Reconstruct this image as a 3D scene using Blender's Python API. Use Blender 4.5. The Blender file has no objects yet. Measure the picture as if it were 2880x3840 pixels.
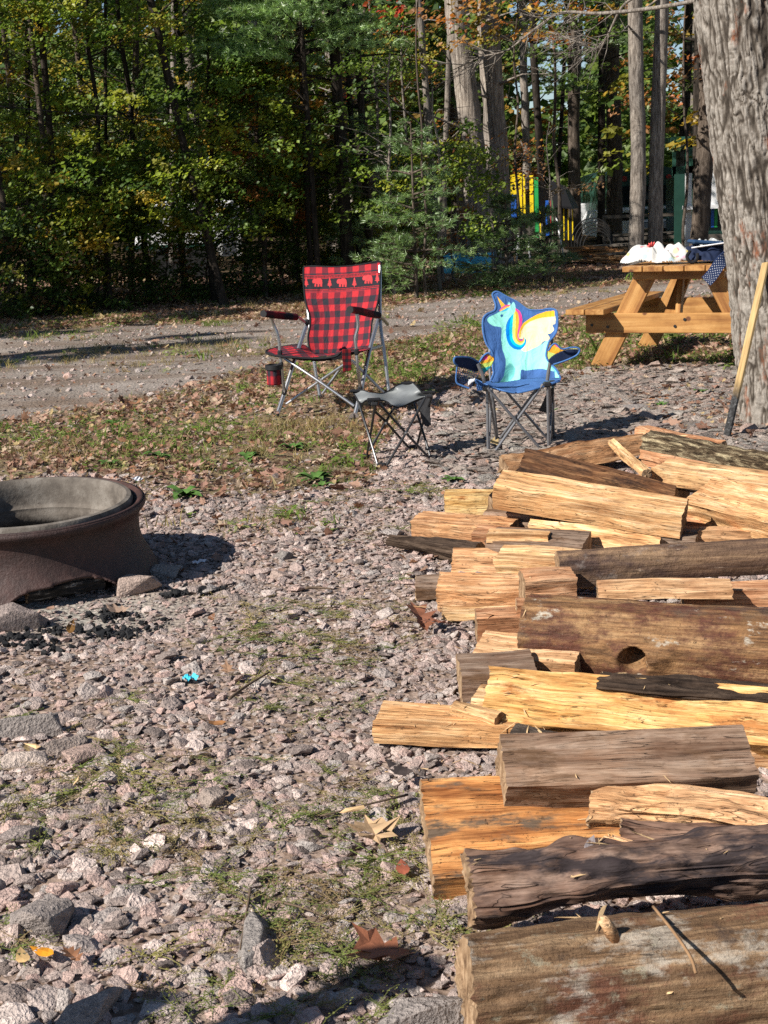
import bpy, bmesh, math, random
import numpy as np
from mathutils import Vector, Matrix
random.seed(5); RS = np.random.RandomState(11)
PI = math.pi
S = bpy.context.scene
COL = S.collection
# ------------------------------------------------------------------ camera
H = 1.3; FPX = 5333.; PITCH = math.atan(1170/FPX); ROLL = math.radians(2.3)
fwd = np.array([0, math.cos(PITCH), -math.sin(PITCH)]); rt = np.array([1., 0, 0]); up = np.cross(rt, fwd)
CR = rt*math.cos(ROLL) - up*math.sin(ROLL); CU = rt*math.sin(ROLL) + up*math.cos(ROLL)
cam = bpy.data.cameras.new('camera'); camo = bpy.data.objects.new('camera', cam); COL.objects.link(camo)
M = Matrix(((CR[0], CU[0], -fwd[0], 0), (CR[1], CU[1], -fwd[1], 0), (CR[2], CU[2], -fwd[2], H), (0, 0, 0, 1)))
camo.matrix_world = M
cam.sensor_fit = 'VERTICAL'; cam.sensor_height = 34.6; cam.lens = 34.6*FPX/3840
cam.clip_end = 900; cam.clip_start = .05
cam.dof.use_dof = True; cam.dof.focus_distance = 5.2; cam.dof.aperture_fstop = 22
S.camera = camo
# ------------------------------------------------------------------ light
SUN_EL = math.radians(37); SUN_AZ = math.radians(239)   # behind the camera, to its left
w = bpy.data.worlds.new("World"); S.world = w; w.use_nodes = True
nt = w.node_tree; bg = nt.nodes['Background']
sky = nt.nodes.new('ShaderNodeTexSky'); sky.sky_type = 'NISHITA'; sky.sun_disc = False
sky.sun_elevation = SUN_EL; sky.sun_rotation = SUN_AZ; sky.dust_density = .1; sky.altitude = 1200; sky.ozone_density = 1.2
nt.links.new(sky.outputs[0], bg.inputs[0]); bg.inputs[1].default_value = .058
sl = bpy.data.lights.new('sun', 'SUN'); sl.energy = 5.0; sl.angle = math.radians(.5); sl.color = (1, .945, .87)
slo = bpy.data.objects.new('sun', sl); COL.objects.link(slo)
sdir = Vector((math.cos(SUN_EL)*math.sin(SUN_AZ), math.cos(SUN_EL)*math.cos(SUN_AZ), math.sin(SUN_EL)))
slo.rotation_euler = (-sdir).to_track_quat('-Z', 'Y').to_euler(); slo.location = (-8, -8, 10)
S.view_settings.view_transform = 'Standard'; S.view_settings.look = 'None'
S.view_settings.exposure = 0.68; S.view_settings.gamma = 1; S.view_settings.use_curve_mapping = False
S.render.filter_size = 1.15; S.cycles.max_bounces = 6; S.cycles.transparent_max_bounces = 8; S.cycles.use_denoising = False
S.cycles.diffuse_bounces = 3; S.cycles.volume_bounces = 0

# picture position -> point of the place (on a level z, or at distance Y)
def ray(px, py): return fwd + CR*(px-1440)/FPX - CU*(py-1920)/FPX
def G(px, py, z=0.):
    d = ray(px, py); t = (z-H)/d[2]; return np.array([0, 0, H]) + d*t
def W(px, py, Y):
    d = ray(px, py); return np.array([0, 0, H]) + d*Y/d[1]
def Wz(o, s, x0, y0): return lambda zx, zy, Y: W(x0+zx*s, y0+zy*s, Y)

# ------------------------------------------------------------------ noise
def _h(ix, iy, iz, seed):
    n = (ix*374761393 + iy*668265263 + iz*1274126177 + seed*974634777) & 0xffffffff
    n = ((n ^ (n >> 13))*1103515245) & 0xffffffff
    n = ((n ^ (n >> 15))*2246822519) & 0xffffffff
    return ((n ^ (n >> 16)) & 0xffff)/65535.
def vn(p, seed=0):
    p = np.asarray(p, float); i = np.floor(p).astype(np.int64); f = p-i; f = f*f*(3-2*f)
    r = 0
    for a in (0, 1):
        for b in (0, 1):
            for c in (0, 1):
                wgt = (f[:, 0] if a else 1-f[:, 0])*(f[:, 1] if b else 1-f[:, 1])*(f[:, 2] if c else 1-f[:, 2])
                r = r + wgt*_h(i[:, 0]+a, i[:, 1]+b, i[:, 2]+c, seed)
    return r*2-1
def fbm(p, o=3, seed=0):
    p = np.asarray(p, float); r = 0; a = 1; t = 0
    for k in range(o):
        r = r + a*vn(p*2**k, seed+k*7); t += a; a *= .5
    return r/t

# ------------------------------------------------------------------ mesh helpers
def raw_mesh(name, V, F, mats, midx=None, smooth=False, col=None, sharp=None):
    """V (n,3); F list of index lists or (m,k) array"""
    me = bpy.data.meshes.new(name)
    V = np.asarray(V, np.float32)
    if isinstance(F, np.ndarray):
        k = F.shape[1]; m = F.shape[0]; me.vertices.add(len(V)); me.vertices.foreach_set('co', V.ravel())
        me.loops.add(m*k); me.loops.foreach_set('vertex_index', F.ravel().astype(np.int32))
        me.polygons.add(m); me.polygons.foreach_set('loop_start', np.arange(0, m*k, k, dtype=np.int32))
        me.polygons.foreach_set('loop_total', np.full(m, k, np.int32))
        me.update(calc_edges=True)
    else:
        me.from_pydata(V.tolist(), [], [list(map(int, f)) for f in F])
    for mm in (mats if isinstance(mats, (list, tuple)) else [mats]): me.materials.append(mm)
    if midx is not None: me.polygons.foreach_set('material_index', np.asarray(midx, np.int32))
    if smooth: me.polygons.foreach_set('use_smooth', np.ones(len(me.polygons), bool))
    if sharp is not None: me.set_sharp_from_angle(angle=math.radians(sharp))
    if col is not None:
        ca = me.color_attributes.new('Col', 'FLOAT_COLOR', 'POINT')
        c = np.ones((len(V), 4), np.float32); c[:, :3] = col; ca.data.foreach_set('color', c.ravel())
    me.update(); return me
def tag(o, label=None, cat=None, group=None, kind=None):
    if label: o['label'] = label
    if cat: o['category'] = cat
    if group: o['group'] = group
    if kind: o['kind'] = kind
    return o
def obj(name, me, parent=None, loc=None):
    o = bpy.data.objects.new(name, me); COL.objects.link(o)
    if parent is not None: o.parent = parent
    if loc is not None: o.location = loc
    return o
def thing(name, loc, label, cat, group=None, rz=0):
    o = bpy.data.objects.new(name, None); COL.objects.link(o); o.location = loc; o.rotation_euler = (0, 0, rz)
    o.empty_display_size = .1
    return tag(o, label, cat, group)
def struct(name, me): return tag(obj(name, me), kind='structure')
def stuff(o): o['kind'] = 'stuff'; return o

class MB:
    def __init__(s): s.v = []; s.f = []; s.m = []; s.n = 0; s.org = np.zeros(3)
    def add(s, V, F, m=0):
        V = np.asarray(V, float).reshape(-1, 3) - s.org
        s.v.append(V); s.f += [[i+s.n for i in f] for f in F]; s.m += [m]*len(F); s.n += len(V); return s
    def box(s, c, d, R=None, m=0, bev=0.0):
        hx, hy, hz = [x/2 for x in d]
        if bev <= 0:
            P = np.array([[x, y, z] for x in (-hx, hx) for y in (-hy, hy) for z in (-hz, hz)])
            F = [[0, 1, 3, 2], [4, 6, 7, 5], [0, 4, 5, 1], [2, 3, 7, 6], [0, 2, 6, 4], [1, 5, 7, 3]]
        else:
            b = min(bev, hx*.9, hy*.9, hz*.9)
            bm = bmesh.new(); bmesh.ops.create_cube(bm, size=1)
            for v in bm.verts: v.co = Vector((v.co.x*d[0], v.co.y*d[1], v.co.z*d[2]))
            bmesh.ops.bevel(bm, geom=list(bm.edges), offset=b, segments=1, affect='EDGES')
            bm.verts.index_update(); P = np.array([v.co[:] for v in bm.verts]); F = [[v.index for v in f.verts] for f in bm.faces]; bm.free()
        if R is not None: P = P @ np.array(R).T
        return s.add(P+np.array(c), F, m)
    def tube(s, pts, r, n=8, m=0, cap=True, sm=0):
        P = np.array(pts, float)
        if sm: P = crom(P, sm)
        k = len(P); rr = np.broadcast_to(np.asarray(r, float), (k,)) if np.ndim(r) == 0 or len(r) == k else np.interp(np.linspace(0, 1, k), np.linspace(0, 1, len(r)), r)
        T = np.gradient(P, axis=0); T /= np.linalg.norm(T, axis=1)[:, None]+1e-9
        ref = np.array([0, 0, 1.]) if abs(T[0, 2]) < .9 else np.array([1., 0, 0])
        V = []; 
        N = np.cross(T[0], ref); N /= np.linalg.norm(N)
        for i in range(k):
            N = N - T[i]*(N@T[i]); N /= np.linalg.norm(N)+1e-9; B = np.cross(T[i], N)
            a = np.arange(n)*2*PI/n
            V.append(P[i] + rr[i]*(np.cos(a)[:, None]*N + np.sin(a)[:, None]*B))
        V = np.concatenate(V); F = []
        for i in range(k-1):
            for j in range(n):
                F.append([i*n+j, i*n+(j+1) % n, (i+1)*n+(j+1) % n, (i+1)*n+j])
        if cap: F.append(list(range(n))[::-1]); F.append([(k-1)*n+j for j in range(n)])
        return s.add(V, F, m)
    def lathe(s, prof, c, n=32, m=0, R=None, a0=0, a1=2*PI):
        k = len(prof); full = abs(a1-a0-2*PI) < 1e-6; na = n if full else n+1
        a = a0+np.arange(na)*(a1-a0)/n
        V = np.array([[r*math.cos(t), r*math.sin(t), z] for r, z in prof for t in a]); F = []
        for i in range(k-1):
            for j in range(n): F.append([i*na+j, i*na+(j+1) % na, (i+1)*na+(j+1) % na, (i+1)*na+j])
        if R is not None: V = V@np.array(R).T
        return s.add(V+np.array(c), F, m)
    def build(s, name, mats, parent=None, smooth=True, sharp=35, loc=None):
        me = raw_mesh(name, np.concatenate(s.v), s.f, mats, s.m, smooth, None, sharp if smooth else None)
        return obj(name, me, parent, loc)
def crom(P, k=6):
    P = np.array(P, float); Q = np.vstack([2*P[0]-P[1], P, 2*P[-1]-P[-2]]); out = []
    for i in range(1, len(Q)-2):
        for t in np.arange(k)/k:
            a, b, c, d = Q[i-1], Q[i], Q[i+1], Q[i+2]
            out.append(.5*((2*b)+(c-a)*t+(2*a-5*b+4*c-d)*t*t+(3*b-a-3*c+d)*t**3))
    out.append(P[-1]); return np.array(out)
def inpoly(x, y, poly):
    r = np.zeros(x.shape, bool); n = len(poly)
    for i in range(n):
        x1, y1 = poly[i]; x2, y2 = poly[(i+1) % n]
        if y1 == y2: continue
        c = ((y1 > y) != (y2 > y)) & (x < (x2-x1)*(y-y1)/(y2-y1)+x1); r ^= c
    return r
def closed(poly, k=4):
    P = np.array(poly, float); n = len(P); Q = np.vstack([P[-1], P, P[0], P[1]]); out = []
    for i in range(1, n+1):
        for t in np.arange(k)/k:
            a, b, c, d = Q[i-1], Q[i], Q[i+1], Q[i+2] if i+2 < len(Q) else P[1]
            out.append(.5*((2*b)+(c-a)*t+(2*a-5*b+4*c-d)*t*t+(3*b-a-3*c+d)*t**3))
    return np.array(out)

# ------------------------------------------------------------------ materials
class NT:
    def __init__(s, name):
        s.m = bpy.data.materials.new(name); s.m.use_nodes = True; s.t = s.m.node_tree; s.b = s.t.nodes['Principled BSDF']
        s.out = s.t.nodes['Material Output']
    def n(s, typ, **k):
        nd = s.t.nodes.new('ShaderNode'+typ)
        for a, v in k.items():
            if a in nd.bl_rna.properties: setattr(nd, a, v)
            else: nd.inputs[a.replace('_', ' ')].default_value = v
        return nd
    def l(s, a, b): s.t.links.new(a, b)
    def coord(s, kind='Object', scale=(1, 1, 1), rnd=0):
        tc = s.n('TexCoord'); o = tc.outputs[kind]
        if rnd:
            oi = s.n('ObjectInfo'); mm = s.n('VectorMath', operation='MULTIPLY_ADD'); 
            s.l(oi.outputs['Random'], mm.inputs[0]); mm.inputs[1].default_value = (rnd, rnd*1.7, rnd*2.3); s.l(o, mm.inputs[2]); o = mm.outputs[0]
        mp = s.n('Mapping'); mp.inputs['Scale'].default_value = scale; s.l(o, mp.inputs[0]); return mp.outputs[0]
    def noise(s, vec, scale, detail=4, rough=.55, dist=0):
        x = s.n('TexNoise'); x.inputs['Scale'].default_value = scale; x.inputs['Detail'].default_value = detail
        x.inputs['Roughness'].default_value = rough; x.inputs['Distortion'].default_value = dist
        if vec is not None: s.l(vec, x.inputs['Vector'])
        return x.outputs['Fac']
    def vor(s, vec, scale, out='Color', feat='F1'):
        x = s.n('TexVoronoi'); x.feature = feat; x.inputs['Scale'].default_value = scale
        if vec is not None: s.l(vec, x.inputs['Vector'])
        return x.outputs[out]
    def ramp(s, fac, stops, interp='LINEAR'):
        r = s.n('ValToRGB'); e = r.color_ramp.elements; r.color_ramp.interpolation = interp
        while len(e) > 1: e.remove(e[-1])
        for i, (p, c) in enumerate(stops):
            el = e[0] if i == 0 else e.new(p); el.position = p
            el.color = (*c, 1) if len(c) == 3 else c
        s.l(fac, r.inputs[0]); return r.outputs[0]
    def mix(s, a, b, fac, mode='MIX'):
        x = s.n('Mix'); x.data_type = 'RGBA'; x.blend_type = mode
        for v, i in ((a, 6), (b, 7), (fac, 0)):
            if hasattr(v, 'is_linked') or hasattr(v, 'links'): s.l(v, x.inputs[i])
            else: x.inputs[i].default_value = (*v, 1) if isinstance(v, (tuple, list)) else v
        return x.outputs[2]
    def math(s, op, a, b=None):
        x = s.n('Math'); x.operation = op
        for v, i in ((a, 0), (b, 1)):
            if v is None: continue
            if hasattr(v, 'links'): s.l(v, x.inputs[i])
            else: x.inputs[i].default_value = v
        return x.outputs[0]
    def bump(s, h, strength=.4, dist=.01, prev=None):
        x = s.n('Bump'); x.inputs['Strength'].default_value = strength; x.inputs['Distance'].default_value = dist
        s.l(h, x.inputs['Height'])
        if prev is not None: s.l(prev, x.inputs['Normal'])
        return x.outputs[0]
    def fin(s, col, rough=.85, bump=None, spec=.3, metal=0):
        if hasattr(col, 'links'): s.l(col, s.b.inputs['Base Color'])
        else: s.b.inputs['Base Color'].default_value = (*col, 1)
        if hasattr(rough, 'links'): s.l(rough, s.b.inputs['Roughness'])
        else: s.b.inputs['Roughness'].default_value = rough
        s.b.inputs['Specular IOR Level'].default_value = spec; s.b.inputs['Metallic'].default_value = metal
        if bump is not None: s.l(bump, s.b.inputs['Normal'])
        return s.m
def plain(name, c, rough=.6, spec=.4, metal=0, var=.25, sc=30):
    t = NT(name); v = t.coord(); n = t.noise(v, sc, 5)
    d = tuple(x*(1-var) for x in c); l = tuple(min(1, x*(1+var)) for x in c)
    return t.fin(t.ramp(n, [(.3, d), (.7, l)]), rough, t.bump(n, .15, .002), spec, metal)

def mat_stone(name, base, var, rnd=3, k=1):
    t = NT(name); v = t.coord('Object', (k, k, k), rnd); oi = t.n('ObjectInfo')
    c = t.ramp(oi.outputs['Random'], [(0, [x*(1-var) for x in base]), (.3, base), (.55, [base[0]*1.12, base[1]*.98, base[2]*.95]), (.8, [base[0]*.88, base[1]*.97, base[2]*1.0]), (1, [x*(1+var) for x in base])])
    n = t.noise(v, 2.5, 5, .65); n2 = t.noise(v, 9, 3)
    c = t.mix(c, t.ramp(n, [(.3, (.5, .5, .5)), (.7, (1.35, 1.33, 1.3))]), .7, 'MULTIPLY')
    c = t.mix(c, t.ramp(n2, [(.3, (.7, .7, .7)), (.7, (1.25, 1.25, 1.25))]), .8, 'MULTIPLY')
    return t.fin(c, .9, t.bump(n2, .5, .05, t.bump(n, .4, .1)), .2)
def wood(name, dark, mid, light, speck=.5, stain=None, sa=.5, rough=.8, bs=1.0, fine=1.0, rings=0):
    t = NT(name); v = t.coord('Object', (1, 1, 1), 7)
    mp = t.n('Mapping'); mp.inputs['Scale'].default_value = (2.2, 42*fine, 42*fine); t.l(v, mp.inputs[0])
    wv = t.n('VectorMath', operation='MULTIPLY_ADD'); 
    lw = t.n('TexNoise'); lw.inputs['Scale'].default_value = 5; lw.inputs['Detail'].default_value = 2; t.l(v, lw.inputs['Vector'])
    t.l(lw.outputs['Color'], wv.inputs[0]); wv.inputs[1].default_value = (0, 2.6, 2.6); t.l(mp.outputs[0], wv.inputs[2])
    g1 = t.noise(wv.outputs[0], 1.0, 5, .6); 
    mp2 = t.n('Mapping'); mp2.inputs['Scale'].default_value = (5, 230*fine, 230*fine); t.l(v, mp2.inputs[0])
    g2 = t.noise(mp2.outputs[0], 1.0, 3, .6)
    g = t.math('ADD', t.math('MULTIPLY', g1, .68), t.math('MULTIPLY', g2, .32))
    c = t.ramp(g, [(.33, dark), (.42, [a*.5+b*.5 for a, b in zip(dark, mid)]), (.5, mid), (.62, light)])
    mp3 = t.n('Mapping'); mp3.inputs['Scale'].default_value = (1.5, 80*fine, 80*fine); wv3 = t.n('VectorMath', operation='MULTIPLY_ADD'); t.l(v, mp3.inputs[0]); t.l(lw.outputs['Color'], wv3.inputs[0]); wv3.inputs[1].default_value = (0, 2.4, 2.4); t.l(mp3.outputs[0], wv3.inputs[2])
    g3 = t.noise(wv3.outputs[0], 1.0, 2, .5); crk = t.ramp(g3, [(.485, (0, 0, 0)), (.5, (1, 1, 1)), (.515, (0, 0, 0))]); cm = t.ramp(t.noise(v, 11, 3, .6), [(.42, (0, 0, 0)), (.58, (.85, .85, .85))])
    ck = t.math('MULTIPLY', crk, cm); c = t.mix(c, [x*.35 for x in dark], ck)
    big = t.noise(v, 6, 4, .6)
    c = t.mix(c, t.ramp(big, [(.3, (.72, .60, .55)), (.5, (1, 1, 1)), (.62, (1.05, .95, .86)), (.75, (1.12, 1.1, 1.04))]), .85, 'MULTIPLY')
    st = t.noise(t.coord('Object', (2.5, 30, 30), 11), 1, 6, .7); c = t.mix(c, t.ramp(st, [(.36, (.55, .42, .34)), (.5, (1, 1, 1)), (.66, (1.12, 1.1, 1.06))]), .7, 'MULTIPLY')
    oi = t.n('ObjectInfo'); c = t.mix(c, t.ramp(oi.outputs['Random'], [(0, (.86, .80, .76)), (.35, (1.06, .98, .92)), (.7, (1, 1, 1)), (1, (1.08, 1.08, 1.06))]), 1.0, 'MULTIPLY')
    if stain is not None:
        s2 = t.coord('Object', (5, 14, 14), 13); sn = t.noise(s2, 1, 6, .68)
        c = t.mix(c, stain, t.ramp(sn, [(.62-.25*sa, (0, 0, 0)), (.70-.2*sa, (1, 1, 1))]))
    mf = t.noise(t.coord('Object', (14, 260, 260), 5), 1, 4, .8); c = t.mix(c, t.ramp(mf, [(.34, (.5, .45, .4)), (.5, (1, 1, 1)), (.66, (1.22, 1.2, 1.18))]), .75, 'MULTIPLY')
    if speck > 0:
        sp = t.noise(v, 70, 4, .75); sm = t.noise(v, 9, 3)
        f = t.math('MULTIPLY', t.ramp(sp, [(.58, (0, 0, 0)), (.66, (1, 1, 1))]), t.ramp(sm, [(.45, (0, 0, 0)), (.62, (1, 1, 1))]))
        c = t.mix(c, (.05, .028, .015), t.math('MULTIPLY', f, speck))
    b = t.bump(ck, .8, -.006, t.bump(g, .9*bs, .010))
    return t.fin(c, rough, b, .18)
def bark_mat(name, a, b, c, sc=(9, 9, 2.2), bs=1.0, vertical=True, lich=None):
    t = NT(name); v = t.coord('Object', sc, 3); n = t.noise(v, 2.2, 6, .68, .6); v2 = t.coord('Object', (1, 1, 1), 3)
    m = t.noise(v2, 1.7, 4); f = t.noise(v2, 45, 4, .7)
    cc = t.ramp(n, [(.34, a), (.5, b), (.68, c)])
    cc = t.mix(cc, t.ramp(m, [(.35, (.7, .7, .72)), (.65, (1.15, 1.12, 1.1))]), .7, 'MULTIPLY')
    cc = t.mix(cc, t.ramp(f, [(.3, (.6, .6, .6)), (.7, (1.2, 1.2, 1.2))]), .6, 'MULTIPLY')
    if lich: cc = t.mix(cc, lich, t.ramp(t.noise(v2, 4.5, 6, .7), [(.58, (0, 0, 0)), (.68, (.8, .8, .8))]))
    return t.fin(cc, .92, t.bump(f, .4, .004, t.bump(n, .9*bs, .02)), .15)
def mat_leaf(name, trans=.5, gloss=.05):
    t = NT(name); a = t.n('Attribute'); a.attribute_name = 'Col'
    v = t.coord(); c = t.mix(a.outputs['Color'], t.ramp(t.noise(v, 60, 2), [(.3, (.8, .8, .8)), (.7, (1.15, 1.15, 1.15))]), 1.0, 'MULTIPLY')
    d = t.n('BsdfDiffuse'); tr = t.n('BsdfTranslucent'); gl = t.n('BsdfGlossy'); gl.inputs['Roughness'].default_value = .45
    t.l(c, d.inputs[0]); h = t.mix(c, (1.1, 1.15, .6), 1.0, 'MULTIPLY'); t.l(h, tr.inputs[0])
    m1 = t.n('MixShader'); m1.inputs[0].default_value = trans; t.l(d.outputs[0], m1.inputs[1]); t.l(tr.outputs[0], m1.inputs[2])
    m2 = t.n('MixShader'); m2.inputs[0].default_value = gloss*.5; t.l(m1.outputs[0], m2.inputs[1]); t.l(gl.outputs[0], m2.inputs[2])
    t.l(m2.outputs[0], t.out.inputs[0]); return t.m
def mat_col(name, rough=.8, spec=.2, bump=True, sc=220, bs=.25):
    t = NT(name); a = t.n('Attribute'); a.attribute_name = 'Col'; v = t.coord(); n = t.noise(v, sc, 3); n2 = t.noise(v, 14, 3)
    c = t.mix(a.outputs['Color'], t.ramp(n2, [(.3, (.86, .86, .86)), (.7, (1.08, 1.08, 1.08))]), 1.0, 'MULTIPLY')
    wr = t.noise(t.coord('Object', (1, 1, .6)), 9, 4, .55, 1.2); return t.fin(c, rough, t.bump(n, bs, .002, t.bump(wr, .55, .03)), spec)
def mat_rand(name, cols, rough=.8, trans=.0, sc=20):
    """colour picked per instance from a list"""
    t = NT(name); oi = t.n('ObjectInfo'); k = len(cols)
    c = t.ramp(oi.outputs['Random'], [(i/k, x) for i, x in enumerate(cols)], 'CONSTANT')
    v = t.coord(); c = t.mix(c, t.ramp(t.noise(v, sc, 4), [(.3, (.7, .7, .7)), (.7, (1.2, 1.2, 1.2))]), 1.0, 'MULTIPLY')
    if trans <= 0: return t.fin(c, rough, t.bump(t.noise(v, sc*2, 3), .3, .01), .2)
    d = t.n('BsdfDiffuse'); tr = t.n('BsdfTranslucent'); t.l(c, d.inputs[0]); t.l(c, tr.inputs[0])
    m1 = t.n('MixShader'); m1.inputs[0].default_value = trans; t.l(d.outputs[0], m1.inputs[1]); t.l(tr.outputs[0], m1.inputs[2])
    t.l(m1.outputs[0], t.out.inputs[0]); return t.m

# ------------------------------------------------------------------ scatter (stuff only)
def scatter(name, P, R, SC, I, protos):
    src = bpy.data.collections.new(name+'_sources')
    for k, me in enumerate(protos):
        o = bpy.data.objects.new('%s_source_%02d' % (name, k), me); src.objects.link(o)
    me = bpy.data.meshes.new(name); n = len(P); me.vertices.add(n); me.vertices.foreach_set('co', np.asarray(P, np.float32).ravel())
    for nm, typ, dat in (('rot', 'FLOAT_VECTOR', R), ('scl', 'FLOAT_VECTOR', SC)):
        a = me.attributes.new(nm, typ, 'POINT'); a.data.foreach_set('vector', np.asarray(dat, np.float32).ravel())
    a = me.attributes.new('idx', 'INT', 'POINT'); a.data.foreach_set('value', np.asarray(I, np.int32))
    o = obj(name, me); o['kind'] = 'stuff'
    g = bpy.data.node_groups.new(name, 'GeometryNodeTree')
    g.interface.new_socket('Geometry', in_out='INPUT', socket_type='NodeSocketGeometry'); g.interface.new_socket('Geometry', in_out='OUTPUT', socket_type='NodeSocketGeometry')
    N = g.nodes; gi = N.new('NodeGroupInput'); go = N.new('NodeGroupOutput'); ip = N.new('GeometryNodeInstanceOnPoints'); ci = N.new('GeometryNodeCollectionInfo')
    ci.inputs['Collection'].default_value = src; ci.inputs['Separate Children'].default_value = True; ci.inputs['Reset Children'].default_value = True
    def at(nm, dt):
        x = N.new('GeometryNodeInputNamedAttribute'); x.data_type = dt; x.inputs['Name'].default_value = nm; return x.outputs['Attribute']
    L = g.links; L.new(gi.outputs[0], ip.inputs['Points']); L.new(ci.outputs[0], ip.inputs['Instance']); ip.inputs['Pick Instance'].default_value = True
    L.new(at('idx', 'INT'), ip.inputs['Instance Index']); L.new(at('scl', 'FLOAT_VECTOR'), ip.inputs['Scale'])
    er = N.new('FunctionNodeEulerToRotation'); L.new(at('rot', 'FLOAT_VECTOR'), er.inputs[0]); L.new(er.outputs[0], ip.inputs['Rotation'])
    L.new(ip.outputs[0], go.inputs[0])
    md = o.modifiers.new('scatter', 'NODES'); md.node_group = g
    return o
# ================================================================== GROUND
def curve(pts, z=0):
    q = np.array([G(a, b, z)[:2] for a, b in pts]); q = q[np.argsort(q[:, 0])]
    def f(x): 
        return np.where(x < q[0, 0], q[0, 1]+(x-q[0, 0])*.1, np.where(x > q[-1, 0], q[-1, 1]+(x-q[-1, 0])*1.2, np.interp(x, q[:, 0], q[:, 1])))
    return f
Y_LIT = curve([(0, 1800), (450, 1850), (850, 1900), (1150, 1900), (1380, 1790), (1500, 1560), (1720, 1470), (2100, 1420), (2500, 1380), (2850, 1410)])
Y_RN = curve([(0, 1588), (350, 1520), (694, 1441), (972, 1371), (1458, 1285), (1800, 1225), (2135, 1180), (2600, 1120)])
Y_RF = curve([(0, 1250), (500, 1215), (972, 1198), (1500, 1140), (1736, 1111), (2135, 1076), (2600, 1050)])
Y_FO = curve([(0, 1190), (500, 1130), (900, 1095), (1300, 1075), (1700, 1030), (2100, 1000), (2600, 985)])
def sst(x, w): return np.clip(x/w+.5, 0, 1)
def masks(X, Y):
    P = np.stack([X, Y, X*0], 1); n = fbm(P*1.6, 3, 3); n2 = fbm(P*.55, 3, 9)
    lit = sst(Y-Y_LIT(X)+n*.9, .9)
    road = sst(Y-Y_RN(X)+n*.25, .35)*sst(Y_RF(X)-Y+n*.5, .7)
    far = sst(Y-Y_RF(X)+n*.5, .7)
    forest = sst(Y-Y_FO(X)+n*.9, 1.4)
    cx, cy = RC[0]+.25, RC[1]-.48
    d = np.hypot((X-cx)/.75, (Y-cy)/.33); ash = np.clip(1.25-d+n*.35, 0, 1)
    return lit, road, far, forest, ash, n2
RC = (-1.295, 5.05)          # centre of the fire ring
def gz(X, Y):
    P = np.stack([X, Y, X*0], 1)
    return .018*fbm(P*1.3, 2, 21)*np.clip((Y-1)/2, .3, 1) + .006*vn(P*6, 5) - .006
rows = np.concatenate([np.geomspace(.6, 14, 300), np.geomspace(14.1, 130, 110)]); tt = np.linspace(-1, 1, 201)
YY, TT = np.meshgrid(rows, tt, indexing='ij'); XX = TT*(YY*.45+3.2)
X = XX.ravel(); Y = YY.ravel(); Zg = gz(X, Y)
nr, nc = YY.shape; idx = np.arange(nr*nc).reshape(nr, nc)
F = np.stack([idx[:-1, :-1].ravel(), idx[:-1, 1:].ravel(), idx[1:, 1:].ravel(), idx[1:, :-1].ravel()], 1)
lit, road, far, forest, ash, n2 = masks(X, Y)
t = NT('ground_soil'); a = t.n('Attribute'); a.attribute_name = 'Col'; a2 = t.n('Attribute'); a2.attribute_name = 'Ash'
sep = t.n('SeparateColor'); t.l(a.outputs['Color'], sep.inputs[0]); v = t.coord('Object')
fine = t.noise(v, 55, 6, .7); mid = t.noise(v, 7, 5, .65); big = t.noise(v, .9, 4, .6)
vc = t.vor(v, 46, 'Color'); vd = t.vor(v, 46, 'Distance')
sepv = t.n('SeparateColor'); t.l(vc, sepv.inputs[0])
grav = t.ramp(sepv.outputs[0], [(0, (.20, .145, .11)), (.5, (.32, .24, .19)), (1, (.42, .325, .265))])
grav = t.mix(grav, t.ramp(fine, [(.3, (.55, .5, .47)), (.65, (1.1, 1.1, 1.1))]), 1, 'MULTIPLY')
roadc = t.ramp(t.math('ADD', t.math('MULTIPLY', fine, .55), t.math('MULTIPLY', big, .45)), [(.36, (.14, .11, .09)), (.5, (.235, .20, .17)), (.62, (.33, .285, .25))])
roadc = t.mix(roadc, (.15, .105, .075), t.math('MULTIPLY', t.ramp(t.noise(t.coord('Object', (.35, 1.5, 1)), 1.1, 5, .7), [(.46, (0, 0, 0)), (.6, (1, 1, 1))]), .8))
litc = t.ramp(t.math('ADD', t.math('MULTIPLY', fine, .6), t.math('MULTIPLY', mid, .4)), [(.36, (.09, .06, .036)), (.5, (.19, .135, .085)), (.64, (.32, .235, .155))])
litc = t.mix(litc, (.16, .18, .06), t.math('MULTIPLY', t.ramp(mid, [(.5, (0, 0, 0)), (.62, (1, 1, 1))]), .55))
farc = t.ramp(t.math('ADD', t.math('MULTIPLY', fine, .5), t.math('MULTIPLY', mid, .5)), [(.36, (.17, .105, .055)), (.5, (.32, .22, .13)), (.64, (.46, .34, .21))])
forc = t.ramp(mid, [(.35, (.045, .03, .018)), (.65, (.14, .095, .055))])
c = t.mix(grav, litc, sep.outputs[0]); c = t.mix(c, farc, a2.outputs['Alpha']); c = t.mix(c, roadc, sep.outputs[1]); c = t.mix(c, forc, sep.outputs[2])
sa = t.n('SeparateColor'); t.l(a2.outputs['Color'], sa.inputs[0])
c = t.mix(c, t.ramp(fine, [(.3, (.22, .2, .17)), (.65, (.42, .39, .34))]), sa.outputs[0])
bp = t.bump(fine, .5, .012, t.bump(vd, .6, .012))
GROUND = t.fin(c, .95, bp, .1)
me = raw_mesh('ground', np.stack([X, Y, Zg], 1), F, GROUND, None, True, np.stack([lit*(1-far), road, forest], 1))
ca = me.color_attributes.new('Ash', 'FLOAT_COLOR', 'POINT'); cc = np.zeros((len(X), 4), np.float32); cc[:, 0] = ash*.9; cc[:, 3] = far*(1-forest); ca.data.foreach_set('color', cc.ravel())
struct('ground', me)
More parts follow.
